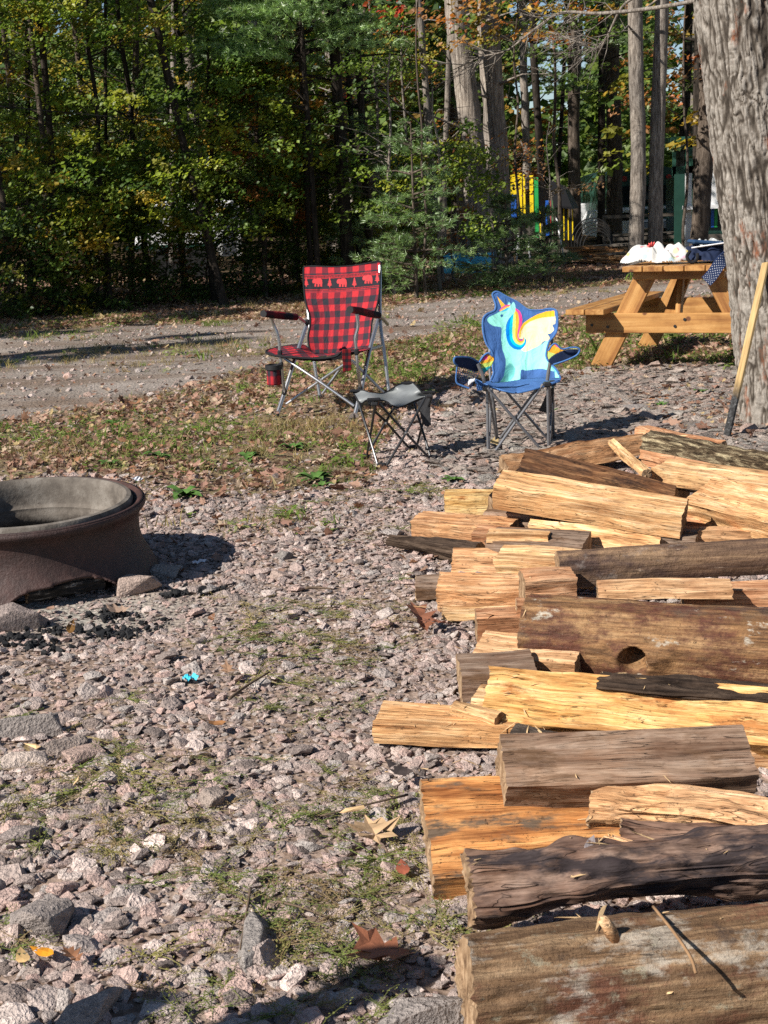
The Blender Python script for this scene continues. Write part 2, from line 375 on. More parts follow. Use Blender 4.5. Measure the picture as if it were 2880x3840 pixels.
t = NT('outer_soil'); v = t.coord('Object'); OUT = t.fin(t.ramp(t.noise(v, 3, 5), [(.35, (.06, .045, .028)), (.65, (.16, .115, .07))]), .95)
struct('terrain', raw_mesh('terrain', [(-400, -300, -.06), (400, -300, -.06), (400, 600, -.06), (-400, 600, -.06)], [(0, 1, 2, 3)], OUT))

# ------------------------------------------------------------------ gravel stones
def hull(n, sx, sy, sz, seed, bev=False):
    r = random.Random(seed); bm = bmesh.new()
    for i in range(n):
        v = Vector((r.gauss(0, 1), r.gauss(0, 1), r.gauss(0, 1))).normalized()*r.uniform(.8, 1)
        v = Vector([max(-.78, min(.78, q)) for q in v]); bm.verts.new((v.x*sx*.62, v.y*sy*.62, v.z*sz*.62))
    h = bmesh.ops.convex_hull(bm, input=list(bm.verts))
    bmesh.ops.delete(bm, geom=[g for g in h['geom_interior'] if isinstance(g, bmesh.types.BMVert)], context='VERTS')
    if bev: bmesh.ops.bevel(bm, geom=list(bm.edges), offset=.035, segments=1, affect='EDGES')
    bm.verts.index_update(); V = np.array([v.co[:] for v in bm.verts]); F = [[v.index for v in f.verts] for f in bm.faces]; bm.free()
    return V, F
STONE = mat_stone('stone_pink_grey', (.46, .37, .33), .55)
STONE1 = mat_stone('stone_single', (.40, .325, .28), .3, 3, 16); SLATE1 = mat_stone('slate_single', (.29, .26, .24), .3, 3, 16)
SLATE = mat_stone('stone_slate', (.30, .25, .215), .42)
protos = [raw_mesh('stone', *hull(15, 1, random.uniform(.65, .95), random.uniform(.4, .65), 100+k), STONE) for k in range(14)]
slabs = [raw_mesh('slab', *hull(14, 1, random.uniform(.6, .95), random.uniform(.14, .26), 200+k), SLATE) for k in range(8)]
def rand_ground(n, y0, y1, wf=.31, w0=.35, pw=2):
    u = RS.rand(n); Y = (y0**pw+(y1**pw-y0**pw)*u)**(1/pw); X = (RS.rand(n)*2-1)*(Y*wf+w0); return X, Y
def euler(n, tilt): return np.stack([RS.randn(n)*tilt, RS.randn(n)*tilt, RS.rand(n)*2*PI], 1)
n = 250000; X, Y = rand_ground(n, 1.7, 10.6)
lit, road, far, forest, ash, n2 = masks(X, Y); P3 = np.stack([X, Y, X*0], 1)
slate_zone = sst(X-(.55+.12*(Y-7)), .5)*sst(Y-6.4, .8)
ring = np.hypot(X-RC[0], Y-RC[1])
keep = (RS.rand(n) < (1-lit)*(1-.55*ash)*(.75+.35*fbm(P3*2.5, 2, 31))+.04) & (ring > .34) & (road < .5)
keep &= RS.rand(n) > slate_zone*.45
X, Y, ash, slz, ring = X[keep], Y[keep], ash[keep], slate_zone[keep], ring[keep]; n = len(X)
s = .0124*np.exp(RS.randn(n)*.55)*(1+.25*vn(np.stack([X, Y, X*0], 1)*3, 4)); s = np.clip(s, .0055, .055)*(1+.02*(Y-2)+.22*np.clip(3.6-Y, 0, 1)); s[ash > .4] *= .7
Z = gz(X, Y)+s*.02+RS.rand(n)*.004
scatter('gravel', np.stack([X, Y, Z], 1), euler(n, .28), np.stack([s*1.3, s*1.3, s*.9], 1), RS.randint(0, 14, n), protos)
# bigger pieces among the gravel
n = 9000; X, Y = rand_ground(n, 1.8, 9); lit, road, far, forest, ash, n2 = masks(X, Y)
lm = np.clip(.5+1.4*fbm(np.stack([X, Y, X*0], 1)*.9, 3, 55), 0, 1)*np.where(X < .2, 1, .3)
keep = (RS.rand(n) < .12*(1-lit)*(.3+lm)*(1-ash)) & (np.hypot(X-RC[0], Y-RC[1]) > .5); X, Y = X[keep], Y[keep]; n = len(X)
s = .034*np.exp(RS.randn(n)*.3)
scatter('coarse_gravel', np.stack([X, Y, gz(X, Y)+.012], 1), euler(n, .25), np.stack([s*1.4, s*1.3, s*.85], 1), RS.randint(0, 14, n), protos)
# flat slate pieces round the small chair and the tree
n = 42000; X, Y = rand_ground(n, 6.0, 10.6); lit, road, far, forest, ash, n2 = masks(X, Y)
sz = sst(X-(.45+.12*(Y-7)), .6)*sst(Y-6.4, .8)
keep = (RS.rand(n) < sz*(1-.85*lit)); X, Y = X[keep], Y[keep]; n = len(X)
s = .034*np.exp(RS.randn(n)*.5); s = np.clip(s, .012, .11)
scatter('slate_chips', np.stack([X, Y, gz(X, Y)+.008+RS.rand(n)*.012], 1), euler(n, .16), np.stack([s*1.5, s*1.5, s*1.3], 1), RS.randint(0, 8, n), slabs)
# small pebbles on the track
n = 9000; X, Y = rand_ground(n, 8.5, 19, .33, .5); lit, road, far, forest, ash, n2 = masks(X, Y)
keep = RS.rand(n) < road*.9+far*.1*(1-forest); X, Y = X[keep], Y[keep]; n = len(X); s = .018*np.exp(RS.randn(n)*.45)
scatter('track_pebbles', np.stack([X, Y, gz(X, Y)+.002], 1), euler(n, .4), np.stack([s*1.3]*3, 1), RS.randint(0, 14, n), protos)

# single large stones: (px, py, long, wide, high, yaw, material, label)
big = [
 (520, 2195, .115, .085, .06, .2, STONE, 'pale angular stone propped against the right foot of the rusty fire ring'),
 (620, 2145, .12, .085, .04, -.2, STONE, 'flat tan stone in the shadow just right of the fire ring'),
 (50, 2325, .17, .10, .07, .35, SLATE, 'long grey stone under the left foot of the fire ring at the photo edge'),
 (1045, 2083, .075, .055, .03, .3, SLATE, 'dark grey stone lying alone in the gravel between ring and firewood'),
 (1055, 2155, .07, .05, .03, -.3, STONE, 'yellowish stone just below the lone dark grey stone'),
 (85, 2735, .17, .06, .045, .38, SLATE, 'long dark ridge shaped stone at the left edge below the ashes'),
 (230, 2795, .10, .055, .03, .6, STONE, 'flat wedge shaped stone right of the long dark ridge stone'),
 (300, 2830, .10, .075, .03, .9, STONE, 'broad flat stone beside the wedge shaped stone'),
 (90, 2855, .09, .05, .03, .2, STONE, 'flat light stone at the left edge under the dark ridge stone'),
 (170, 3445, .09, .085, .05, .7, SLATE, 'large rough grey stone standing proud of the gravel at lower left'),
 (945, 3540, .055, .13, .035, -.12, SLATE, 'tall narrow grey slab pointing at the viewer in the lower middle gravel'),
 (345, 3790, .10, .055, .03, 1.0, STONE, 'slanting flat stone at the bottom edge left of centre'),
 (1620, 3790, .13, .08, .03, .1, SLATE, 'flat slab lying in the head shaped shadow at the bottom'),
 (75, 3135, .075, .05, .03, .3, SLATE, 'greenish grey flat stone at the left edge halfway down the gravel'),
 (395, 3020, .04, .05, .028, -.3, STONE, 'small upright grey stone among weeds left of centre'),
 (790, 2990, .05, .055, .03, .1, STONE, 'squarish grey stone in the open gravel left of the big orange log'),
 (2225, 1570, .05, .05, .04, .0, STONE, 'pale lump of rock behind the right feet of the small chair'),
 (2150, 1648, .09, .07, .04, .3, SLATE, 'grey rock wedged right behind the top of the wood pile'),
 (2090, 1660, .05, .07, .035, .9, SLATE, 'small grey rock at the right front foot of the small chair'),
 (2460, 1605, .13, .07, .03, .1, SLATE, 'flat grey slate above the log pile between chair and tree'),
 (2610, 1600, .10, .07, .03, .5, SLATE, 'bluish flat slate left of the leaning pole'),
 (2380, 1530, .12, .06, .03, -.2, SLATE, 'dark slate at the tip of the small chair shadow'),
 (330, 1480, .05, .035, .03, 0, STONE, 'single pale stone lying on the gravel track at left'),
 (1785, 1072, .11, .09, .08, 0, STONE, 'white round rock on the far leafy verge behind the small chair'),
]
for k, (px, py, a, b, h, yaw, m, lb) in enumerate(big):
    V, F = hull(13, a*1.5, b*1.5, h*1.8, 900+k, False); m = STONE1 if m is STONE else SLATE1
    bm = bmesh.new(); vs = [bm.verts.new(v) for v in V]; [bm.faces.new([vs[i] for i in f]) for f in F]
    bmesh.ops.bevel(bm, geom=list(bm.edges), offset=.0022, segments=1, affect='EDGES')
    me = bpy.data.meshes.new('rock'); bm.to_mesh(me); bm.free(); me.materials.append(m)
    g = G(px, py, h*.3); tag(obj('rock', me, None, (g[0], g[1], h*.22)), lb, 'stone', 'larger stones in the gravel').rotation_euler = (0, 0, yaw)

# charcoal
COAL = plain('charcoal', (.012, .012, .013), .8, .3, 0, .5, 60)
coals = [raw_mesh('coal', *hull(14, 1, .7, .55, 300+k), COAL) for k in range(5)]
cl = []
for px, py, r, n in ((740, 2215, .09, 110), (640, 2230, .05, 30), (420, 2300, .10, 70), (250, 2360, .12, 60), (60, 2400, .08, 70), (420, 2370, .12, 55), (150, 2430, .1, 50), (520, 2340, .12, 40)):
    g = G(px, py); q = RS.randn(n, 2)*r*[.8, .45]*.6; cl.append(np.stack([g[0]+q[:, 0], g[1]+q[:, 1], gz(g[0]+q[:, 0], g[1]+q[:, 1])+.008], 1))
P = np.concatenate(cl); n = len(P); s = .013*np.exp(RS.randn(n)*.45)
tag(scatter('charcoal_bits', P, euler(n, .6), np.stack([s*1.3]*3, 1), RS.randint(0, 5, n), coals))

# ------------------------------------------------------------------ fallen leaves
def leaf_shape(kind, seed):
    r = random.Random(seed)
    if kind == 'oak': o = [(0, -.05), (.1, .1), (.28, .18), (.16, .3), (.42, .5), (.17, .55), (.3, .8), (.1, .82), (0, 1.05), (-.1, .82), (-.32, .78), (-.17, .55), (-.4, .48), (-.15, .3), (-.26, .15), (-.1, .1)]
    elif kind == 'maple': o = [(0, -.1), (.08, .1), (.42, .02), (.36, .25), (.62, .5), (.36, .55), (.3, .75), (.12, .62), (0, 1.0), (-.12, .62), (-.3, .75), (-.36, .55), (-.62, .5), (-.36, .25), (-.42, .02), (-.08, .1)]
    else: o = [(0, 0), (.2, .15), (.28, .4), (.2, .7), (0, 1), (-.2, .7), (-.28, .4), (-.2, .15)]
    o = [(x, y-.45) for x, y in o]; c1, c2, tw = r.uniform(-.5, 1.1), r.uniform(-.3, .8), r.uniform(-.5, .5)
    pts = [(0, -.25), (0, 0), (0, .25)]+o; V = []
    for x, y in pts: V.append((x, y, c1*x*x+c2*y*y+tw*x*y+r.uniform(-.03, .03)))
    n = len(o); F = []
    for i in range(n):
        a, b = 3+i, 3+(i+1) % n; my = (pts[a][1]+pts[b][1])/2; c = 0 if my < -.12 else (1 if my < .14 else 2)
        F.append([a, b, c])
    # join the ribs
    F += [[0, 1, 3+n//4], [1, 2, 3+n//3], [1, 0, 3+n-n//4], [2, 1, 3+n-n//3]]
    return V, F
LITTER = mat_rand('dry_leaf', [(.40, .25, .18), (.30, .18, .125), (.46, .32, .235), (.24, .13, .09), (.38, .22, .165), (.50, .38, .27), (.18, .10, .065), (.36, .185, .105), (.33, .215, .165), (.44, .33, .17)], .8, .25, 30)
leaves = [raw_mesh('leaf', *leaf_shape(('oak', 'maple', 'plain')[k % 3], k), LITTER) for k in range(9)]
n = 190000; X, Y = rand_ground(n, 4.8, 28, .33, .6, 1.45); lit, road, far, forest, ash, n2 = masks(X, Y)
pn = fbm(np.stack([X, Y, X*0], 1)*1.4, 3, 77)
d = lit*(1-far)*(1-road)*(.55+.6*pn)*1.1 + far*(.5+.5*pn+.3*(1-forest)) + road*.03 + (1-lit)*.014 + .75*np.exp(-((X-2.25)**2+(Y-7.75)**2)/.25)+.35*np.exp(-((X-2.0)**2+(Y-8.8)**2)/.5)
keep = RS.rand(n) < d; X, Y = X[keep], Y[keep]; n = len(X)
s = .030*np.exp(RS.randn(n)*.42)*(1+.035*(Y-7)); 
scatter('fallen_leaves', np.stack([X, Y, gz(X, Y)+.012+RS.rand(n)*.02], 1), euler(n, .45), np.stack([s]*3, 1), RS.randint(0, 9, n), leaves)
n = 170; X, Y = rand_ground(n, 2.0, 8); 
keep = np.hypot(X-RC[0], Y-RC[1]) > .5; X, Y = X[keep], Y[keep]; n = len(X); s = .03*np.exp(RS.randn(n)*.4)
scatter('leaf_scraps', np.stack([X, Y, gz(X, Y)+.02], 1), euler(n, .3), np.stack([s]*3, 1), RS.randint(0, 9, n), leaves)

# single leaves that catch the eye
def big_leaf(px, py, sz, kind, yaw, colr, lb, z=.03, tilt=.15):
    t = NT('leaf_colour'); v = t.coord(); c = t.ramp(t.noise(v, 25, 4), [(.3, [q*.65 for q in colr]), (.7, [min(1, q*1.2) for q in colr])]); m = t.fin(c, .6, t.bump(t.noise(v, 60, 3), .4, .004))
    me = raw_mesh('fallen_leaf', *leaf_shape(kind, int(px)), m); g = G(px, py, z)
    o = tag(obj('fallen_leaf', me, None, g), lb, 'leaf', 'single fallen leaves on the gravel'); o.scale = (sz, sz, sz); o.rotation_euler = (tilt, tilt*.5, yaw)
    o.data.transform(Matrix.Diagonal((sz, sz, sz, 1))); o.scale = (1, 1, 1)
big_leaf(1440, 3560, .12, 'oak', 1.0, (.30, .115, .06), 'large red-brown oak leaf on gravel left of the bottom log')
big_leaf(1370, 3585, .07, 'plain', 1.7, (.36, .14, .06), 'torn orange-brown leaf touching the large oak leaf')
big_leaf(1575, 2310, .13, 'oak', .5, (.25, .10, .055), 'curled brown oak leaf beside the left ends of the logs', .05, .5)
big_leaf(1640, 2335, .11, 'oak', 2.2, (.30, .12, .07), 'second oak leaf half under the short logs', .04, .3)
big_leaf(1395, 3110, .10, 'maple', .3, (.48, .32, .18), 'pale tan crumpled leaf below the pale left board')
big_leaf(160, 3565, .05, 'plain', 1.2, (.75, .30, .02), 'bright orange small leaf at lower left')
big_leaf(85, 3590, .045, 'plain', .4, (.55, .36, .16), 'tan leaf touching the bright orange leaf')
big_leaf(270, 3580, .05, 'oak', .8, (.24, .11, .055), 'small brown curled leaf right of the bright orange leaf')
big_leaf(855, 2513, .06, 'oak', .3, (.42, .25, .15), 'light brown leaf right of the blue scrap')
big_leaf(800, 2715, .07, 'plain', 1.7, (.28, .13, .05), 'rust coloured leaf strip in the centre gravel')
big_leaf(1510, 3255, .05, 'plain', .1, (.30, .09, .05), 'dark red leaf by the left end of the big orange log')
big_leaf(1500, 2890, .08, 'plain', .9, (.06, .045, .04), 'dark rotten leaf on gravel left of the grey log')
big_leaf(265, 2352, .05, 'plain', .3, (.22, .11, .03), 'brown curled leaf standing up in the ashes', .03, 1.0)
# scraps
def scrap(px, py, a, b, yaw, colr, name, lb, cat, z=.02, tilt=.2):
    V = []; nx, ny = 6, 4
    for i in range(nx+1):
        for j in range(ny+1): V.append(((i/nx-.5)*a, (j/ny-.5)*b*(1-.4*abs(i/nx-.5)), .25*b*math.sin(i*2.3+j*1.1)))
    F = [[i*(ny+1)+j, (i+1)*(ny+1)+j, (i+1)*(ny+1)+j+1, i*(ny+1)+j+1] for i in range(nx) for j in range(ny)]
    me = raw_mesh(name, V, F, plain(name+'_colour', colr, .6, .3, 0, .15)); g = G(px, py, z); o = tag(obj(name, me, None, g), lb, cat); o.rotation_euler = (tilt, 0, yaw)
scrap(715, 2538, .045, .028, .1, (.04, .42, .55), 'plastic_scrap', 'small turquoise plastic scrap in the middle of the gravel', 'litter')
scrap(515, 1795, .05, .025, 1.0, (.75, .75, .78), 'paper_scrap', 'white paper strip standing behind the fire ring', 'litter', .05, .8)
scrap(745, 2105, .06, .02, .7, (.6, .62, .66), 'paper_scrap', 'white paper scrap at the edge of the fire ring shadow', 'litter')
scrap(660, 2130, .05, .03, .1, (.45, .47, .5), 'paper_scrap', 'crumpled striped paper beside the flat tan stone', 'litter')

# ------------------------------------------------------------------ grass and weeds
def tuft(nb, hgt, spread, wd, seed, m, lean=.5):
    r = random.Random(seed); V = []; F = []
    for k in range(nb):
        a = r.uniform(0, 2*PI); x, y = r.gauss(0, spread), r.gauss(0, spread); h = hgt*r.uniform(.4, 1.1); ln = r.uniform(.1, lean)*h*1.3; b = r.uniform(0, 2*PI)
        px, py = math.cos(b)*wd, math.sin(b)*wd; n0 = len(V)
        V += [(x-px, y-py, 0), (x+px, y+py, 0), (x+math.cos(a)*ln*.35+px*.7, y+math.sin(a)*ln*.35+py*.7, h*.6), (x+math.cos(a)*ln*.35-px*.7, y+math.sin(a)*ln*.35-py*.7, h*.6), (x+math.cos(a)*ln, y+math.sin(a)*ln, h)]
        F += [[n0, n0+1, n0+2, n0+3], [n0+3, n0+2, n0+4]]
    return raw_mesh('tuft', V, F, m)
GRASS = mat_rand('grass_green', [(.17, .25, .05), (.22, .30, .07), (.12, .19, .04), (.28, .32, .11), (.19, .26, .06)], .7, .4)
STRAW = mat_rand('grass_dry', [(.36, .28, .13), (.28, .21, .09), (.42, .34, .18), (.3, .25, .1)], .8, .3)
SPRIG = mat_rand('weed_olive', [(.30, .27, .10), (.22, .24, .075), (.34, .28, .13), (.19, .23, .07), (.33, .24, .13)], .8, .3)
def sprig(seed, m):
    r = random.Random(seed); b = MB(); V = []; F = []
    for k in range(9):
        a = r.uniform(0, 2*PI); L = r.uniform(.5, 1.2); p = [np.array([0, 0, .02])]; z = r.uniform(.02, .35)
        for i in range(4): a += r.uniform(-.5, .5); p.append(p[-1]+np.array([math.cos(a), math.sin(a), z*(1-i*.45)])*L/4)
        b.tube(p, [.012, .006], 3, 0, False)
        for q in range(14):
            i = r.randint(1, 4); c = p[i]*r.uniform(.75, 1)+np.array([r.gauss(0, .05), r.gauss(0, .05), abs(r.gauss(0, .03))]); a2 = r.uniform(0, 6.3); s = r.uniform(.035, .075)
            d = np.array([math.cos(a2), math.sin(a2), r.uniform(-.3, .5)])*s; e = np.array([-math.sin(a2), math.cos(a2), 0])*s*.4
            b.add([c, c+d*.5+e, c+d, c+d*.5-e], [[0, 1, 2, 3]])
    return raw_mesh('sprig', np.concatenate(b.v), b.f, m)
def clover(seed, m):
    r = random.Random(seed); V = []; F = []
    for k in range(11):
        a = r.uniform(0, 6.3); d = r.uniform(.05, .75); c = np.array([math.cos(a)*d, math.sin(a)*d, r.uniform(.1, .5)]); s = r.uniform(.22, .42); b_ = r.uniform(0, 6.3); u = np.array([math.cos(b_), math.sin(b_), r.uniform(-.3, .4)])*s; w_ = np.array([-math.sin(b_), math.cos(b_), r.uniform(-.3, .3)])*s*.42
        n0 = len(V); V += [c-u*.5, c+w_, c+u*.6, c-w_]; F += [[n0, n0+1, n0+2, n0+3]]
    return raw_mesh('clover', V, F, m)
tc_ = [clover(60+k, GRASS) for k in range(4)]
tg = [tuft(12, 1, .35, .05, k, GRASS, .9) for k in range(4)]; td = [tuft(12, 1, .35, .03, 20+k, STRAW, 1.0) for k in range(4)]
n = 70000; X, Y = rand_ground(n, 4.6, 24, .33, .6, 1.5); lit, road, far, forest, ash, n2 = masks(X, Y)
P3 = np.stack([X, Y, X*0], 1); gn = fbm(P3*1.1, 3, 41)
d = lit*(1-far)*(1-road)*np.clip(.5+1.5*gn, .05, 1) + far*(1-forest)*np.clip(.3+1.2*gn, 0, 1)*.6 + road*np.clip(gn-.15, 0, 1)*.9
keep = RS.rand(n) < d; X, Y = X[keep], Y[keep]; n = len(X); P3 = P3[keep]
dry = (fbm(P3*.8, 2, 61) + .35*np.exp(-((X-.0)**2+(Y-8.1)**2)/1.0) + RS.randn(n)*.25) > .22
I = np.where(dry, 4, np.where(RS.rand(n) < .72, 8, 0))+RS.randint(0, 4, n); s = np.where(dry, .045, .046)*np.exp(RS.randn(n)*.35)*(1+.02*(Y-6))
scatter('grass', np.stack([X, Y, gz(X, Y)], 1), euler(n, .15), np.stack([s, s, s*.9], 1), I, tg+td+tc_)
# wiry olive sprigs creeping over the gravel, in patches as in the photograph
patches = [(300, 2960, .13, 20), (620, 3080, .10, 16), (560, 2860, .07, 10), (1180, 2330, .16, 34), (1230, 2480, .12, 22), (950, 2400, .12, 16), (1240, 2980, .08, 12), (1150, 3060, .12, 18), (720, 3230, .1, 12), (1190, 3480, .09, 24), (1230, 3700, .10, 30), (700, 3750, .1, 10), (1500, 3100, .07, 14), (1530, 3240, .05, 9), (1400, 2010, .06, 9), (1560, 1860, .13, 14), (1340, 1880, .12, 10), (1010, 1960, .10, 7), (200, 2980, .1, 9), (160, 2650, .1, 8), (480, 2750, .1, 7), (1120, 2640, .12, 10), (1380, 2240, .08, 8), (30, 3560, .05, 7), (1700, 3420, .05, 8), (1000, 3330, .12, 8), (1350, 3300, .08, 10), (860, 3060, .12, 9), (1040, 2760, .12, 8)]
cl = []
for px, py, r, n in patches:
    g = G(px, py); q = RS.randn(int(n*.85), 2)*r*[1, 1.1]; cl.append(np.stack([g[0]+q[:, 0], g[1]+q[:, 1], gz(g[0]+q[:, 0], g[1]+q[:, 1])+.012], 1))
P = np.concatenate(cl); n = len(P); s = .062*np.exp(RS.randn(n)*.3)
scatter('creeping_weeds', P, euler(n, .1), np.stack([s]*3, 1), RS.randint(0, 6, n), [sprig(k, SPRIG) for k in range(6)])
# broad leaved weeds, single plants
WEED = plain('weed_leaf', (.075, .15, .03), .6, .3, 0, .35, 30)
def weed(px, py, sz, lb, nl=11, seed=0, upr=.35, m=WEED):
    r = random.Random(seed*7+3); b = MB()
    for k in range(nl):
        a = r.uniform(0, 2*PI); L = sz*r.uniform(.6, 1.1); w = L*.24; u = r.uniform(.1, 1)*upr*1.6; c, s_ = math.cos(a), math.sin(a); V = []; K = 5
        for i in range(K+1):
            t_ = i/K; q = t_*L; z = u*L*math.sin(t_*2.4)*.6+.015; ww = w*math.sin(PI*min(1, t_*.9+.08))**.8*(1+.12*((i % 2)*2-1))
            for sg, dz in ((-1, ww*.35), (0, 0), (1, ww*.35)): V.append((c*q-s_*sg*ww, s_*q+c*sg*ww, z+dz))
        F = [[3*i+j, 3*i+j+1, 3*i+j+4, 3*i+j+3] for i in range(K) for j in (0, 1)]; b.add(V, F)
    o = b.build('weed', m, None, True, None); g = G(px, py); o.location = (g[0], g[1], gz(g[:1], g[1:2])[0]); return tag(o, lb, 'weed', 'broad leaved weeds')
for k, (px, py, sz, lb) in enumerate([(1180, 1805, .10, 'green rosette weed in leaves left of the footstool'), (1205, 1840, .06, 'small dark weed just below the large green rosette'), (1100, 1690, .08, 'pale green weed amid dry leaves below the plaid chair'), (690, 1870, .11, 'tall leafy weed right of the fire ring rim'), (600, 1720, .09, 'broad leaf weed in brown leaves above the fire ring'), (410, 1745, .07, 'low green weed in leaf litter behind the fire ring'), (930, 1730, .09, 'dark upright weed left of the pale green weed'), (1700, 1820, .06, 'green weed beside the small pale log end'), (2480, 1530, .06, 'bright green weed on slates between chair and tree'), (2630, 1480, .07, 'green weed growing at the foot of the table shadow'), (2870, 1555, .11, 'fern like weed right of the big trunk'), (2070, 1555, .05, 'tiny weed between the small chair legs'), (1620, 1480, .07, 'weed clump in the leaves left of the small chair'), (430, 1600, .08, 'green weed at the edge of the gravel track')]):
    weed(px, py, sz, lb, 11, k)
# twigs
TWIG = plain('twig', (.12, .085, .06), .9, .1)
def twig(pts, r, lb, z=.02):
    P = [G(a, b, z) for a, b in pts]; o0 = P[0].copy(); b = MB(); b.org = o0; b.tube(P, [r, r*.5], 5, 0, True, 4); tag(b.build('twig', TWIG, None, True, None, o0), lb, 'twig')
twig([(860, 2620), (920, 2575), (1010, 2520)], .005, 'dark twig slanting across the gravel right of the blue scrap')
twig([(1145, 2205), (1190, 2203), (1245, 2208)], .006, 'short dark stick lying flat left of the wood pile')
twig([(940, 3330), (925, 3420), (900, 3560)], .003, 'thin curved stalk beside the tall narrow slab')
twig([(1040, 3380), (1120, 3400), (1230, 3440)], .003, 'thin pale stalk right of the narrow slab')
twig([(2120, 2320), (1530, 2980), (1200, 3060)][1:], .003, 'dry stem reaching towards the orange log')
# ================================================================== FIRE RING
t = NT('rusty_iron'); v = t.coord(); n = t.noise(v, 14, 6, .7); n2 = t.noise(v, 90, 4, .7); n3 = t.noise(v, 3, 3)
c = t.ramp(n, [(.3, (.022, .010, .008)), (.5, (.05, .021, .016)), (.7, (.085, .037, .029))])
c = t.mix(c, (.04, .03, .028), t.ramp(n3, [(.4, (0, 0, 0)), (.7, (.7, .7, .7))]))
c = t.mix(c, (.35, .28, .25), t.ramp(n2, [(.70, (0, 0, 0)), (.76, (.8, .8, .8))]))
RUST = t.fin(c, .62, t.bump(n2, .7, .004, t.bump(n, .5, .010)), .4)
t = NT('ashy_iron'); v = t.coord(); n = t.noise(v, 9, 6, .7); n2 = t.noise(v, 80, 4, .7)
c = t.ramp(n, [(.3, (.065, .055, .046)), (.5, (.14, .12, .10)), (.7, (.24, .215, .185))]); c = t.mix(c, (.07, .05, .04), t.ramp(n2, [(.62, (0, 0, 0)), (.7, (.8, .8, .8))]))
sx = t.n('SeparateXYZ'); t.l(v, sx.inputs[0]); c = t.mix(c, (.035, .03, .028), t.ramp(t.math('ADD', sx.outputs[2], t.math('MULTIPLY', n, .06)), [(.12, (.85, .85, .85)), (.2, (0, 0, 0))])); c = t.mix(c, (.62, .6, .56), .0)  # darker towards the bottom: the rim's shade is put into the colour
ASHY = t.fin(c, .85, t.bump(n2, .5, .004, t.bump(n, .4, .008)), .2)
ring = thing('fire_ring', (RC[0], RC[1], 0), 'rusty steel wheel rim used as a fire ring with an arched hole', 'fire pit')
og = G(235, 2255); ga = math.atan2(og[1]-RC[1], og[0]-RC[0])
def holed(prof, n, name, mat, hole, sub=1):
    P = crom(prof, sub) if sub > 1 else np.array(prof); b = MB(); b.lathe([tuple(q) for q in P], (0, 0, 0), n); V = np.concatenate(b.v)
    # slight tilt: the front edge sits lower
    ang = np.arctan2(V[:, 1], V[:, 0]); da = (ang-ga+PI) % (2*PI)-PI
    F = b.f
    if hole:
        hz = .080*np.clip(1-np.abs(da/.47)**2.6, 0, 1)**.6*(1+.05*np.sin(da*13)+.18*da/.47)+.0
        cut = V[:, 2] < hz; F = [f for f in F if not all(cut[i] for i in f)]
        # pull the rim of the hole onto the arch
        for i in np.where(cut)[0]: V[i, 2] = V[i, 2]*.0+hz[i]
    V[:, 2] += V[:, 1]*.045*(V[:, 2]/.28)
    me = raw_mesh(name, V, F, mat, None, True, None, 50); o = obj(name, me, ring)
    md = o.modifiers.new('solid', 'SOLIDIFY'); md.thickness = .008; md.offset = 0; return o
holed([(.448, 0), (.452, .012), (.446, .03), (.432, .06), (.41, .10), (.397, .14), (.394, .18), (.397, .215), (.404, .232), (.412, .243), (.421, .252), (.425, .262), (.422, .272)], 220, 'outer_wall', RUST, True, 3)
holed([(.421, .272), (.412, .274), (.404, .268), (.398, .262), (.394, .262)], 128, 'rim_flange', RUST, False)
holed([(.394, .262), (.380, .240), (.377, .225)], 128, 'rim_gutter', COAL, False)
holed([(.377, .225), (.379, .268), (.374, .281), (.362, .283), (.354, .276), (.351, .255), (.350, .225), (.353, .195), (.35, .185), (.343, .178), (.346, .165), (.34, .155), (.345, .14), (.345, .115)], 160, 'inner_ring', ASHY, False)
holed([(.345, .115), (.35, .05), (.37, 0)], 160, 'lower_wall', RUST, True, 6)
t = NT('ash_bed'); v = t.coord(); n = t.noise(v, 18, 6, .7); ASHBED = t.fin(t.ramp(n, [(.35, (.03, .028, .027)), (.5, (.13, .12, .11)), (.65, (.33, .31, .29))]), .95, t.bump(n, .8, .02))
b = MB(); k = 26; V = []; 
for i in range(k+1):
    for j in range(k+1): V.append(((i/k-.5)*.68, (j/k-.5)*.68, .03+.03*float(vn(np.array([[i*.7, j*.7, 0]]), 3)[0])))
V = np.array(V); rr = np.hypot(V[:, 0], V[:, 1]); F = [[i*(k+1)+j, (i+1)*(k+1)+j, (i+1)*(k+1)+j+1, i*(k+1)+j+1] for i in range(k) for j in range(k)]
F = [f for f in F if max(rr[x] for x in f) < .345]
obj('ash_bed', raw_mesh('ash_bed', V, F, ASHBED, None, True), ring)
t = NT('burnt_wood'); v = t.coord('Object', (12, 45, 45)); n = t.noise(v, 1, 5, .7); cr = t.vor(t.coord('Object', (30, 45, 45)), 1, 'Distance')
BURNT = t.fin(t.ramp(n, [(.4, (.01, .01, .01)), (.55, (.03, .028, .027)), (.68, (.38, .36, .33))]), .9, t.bump(cr, .9, .012))

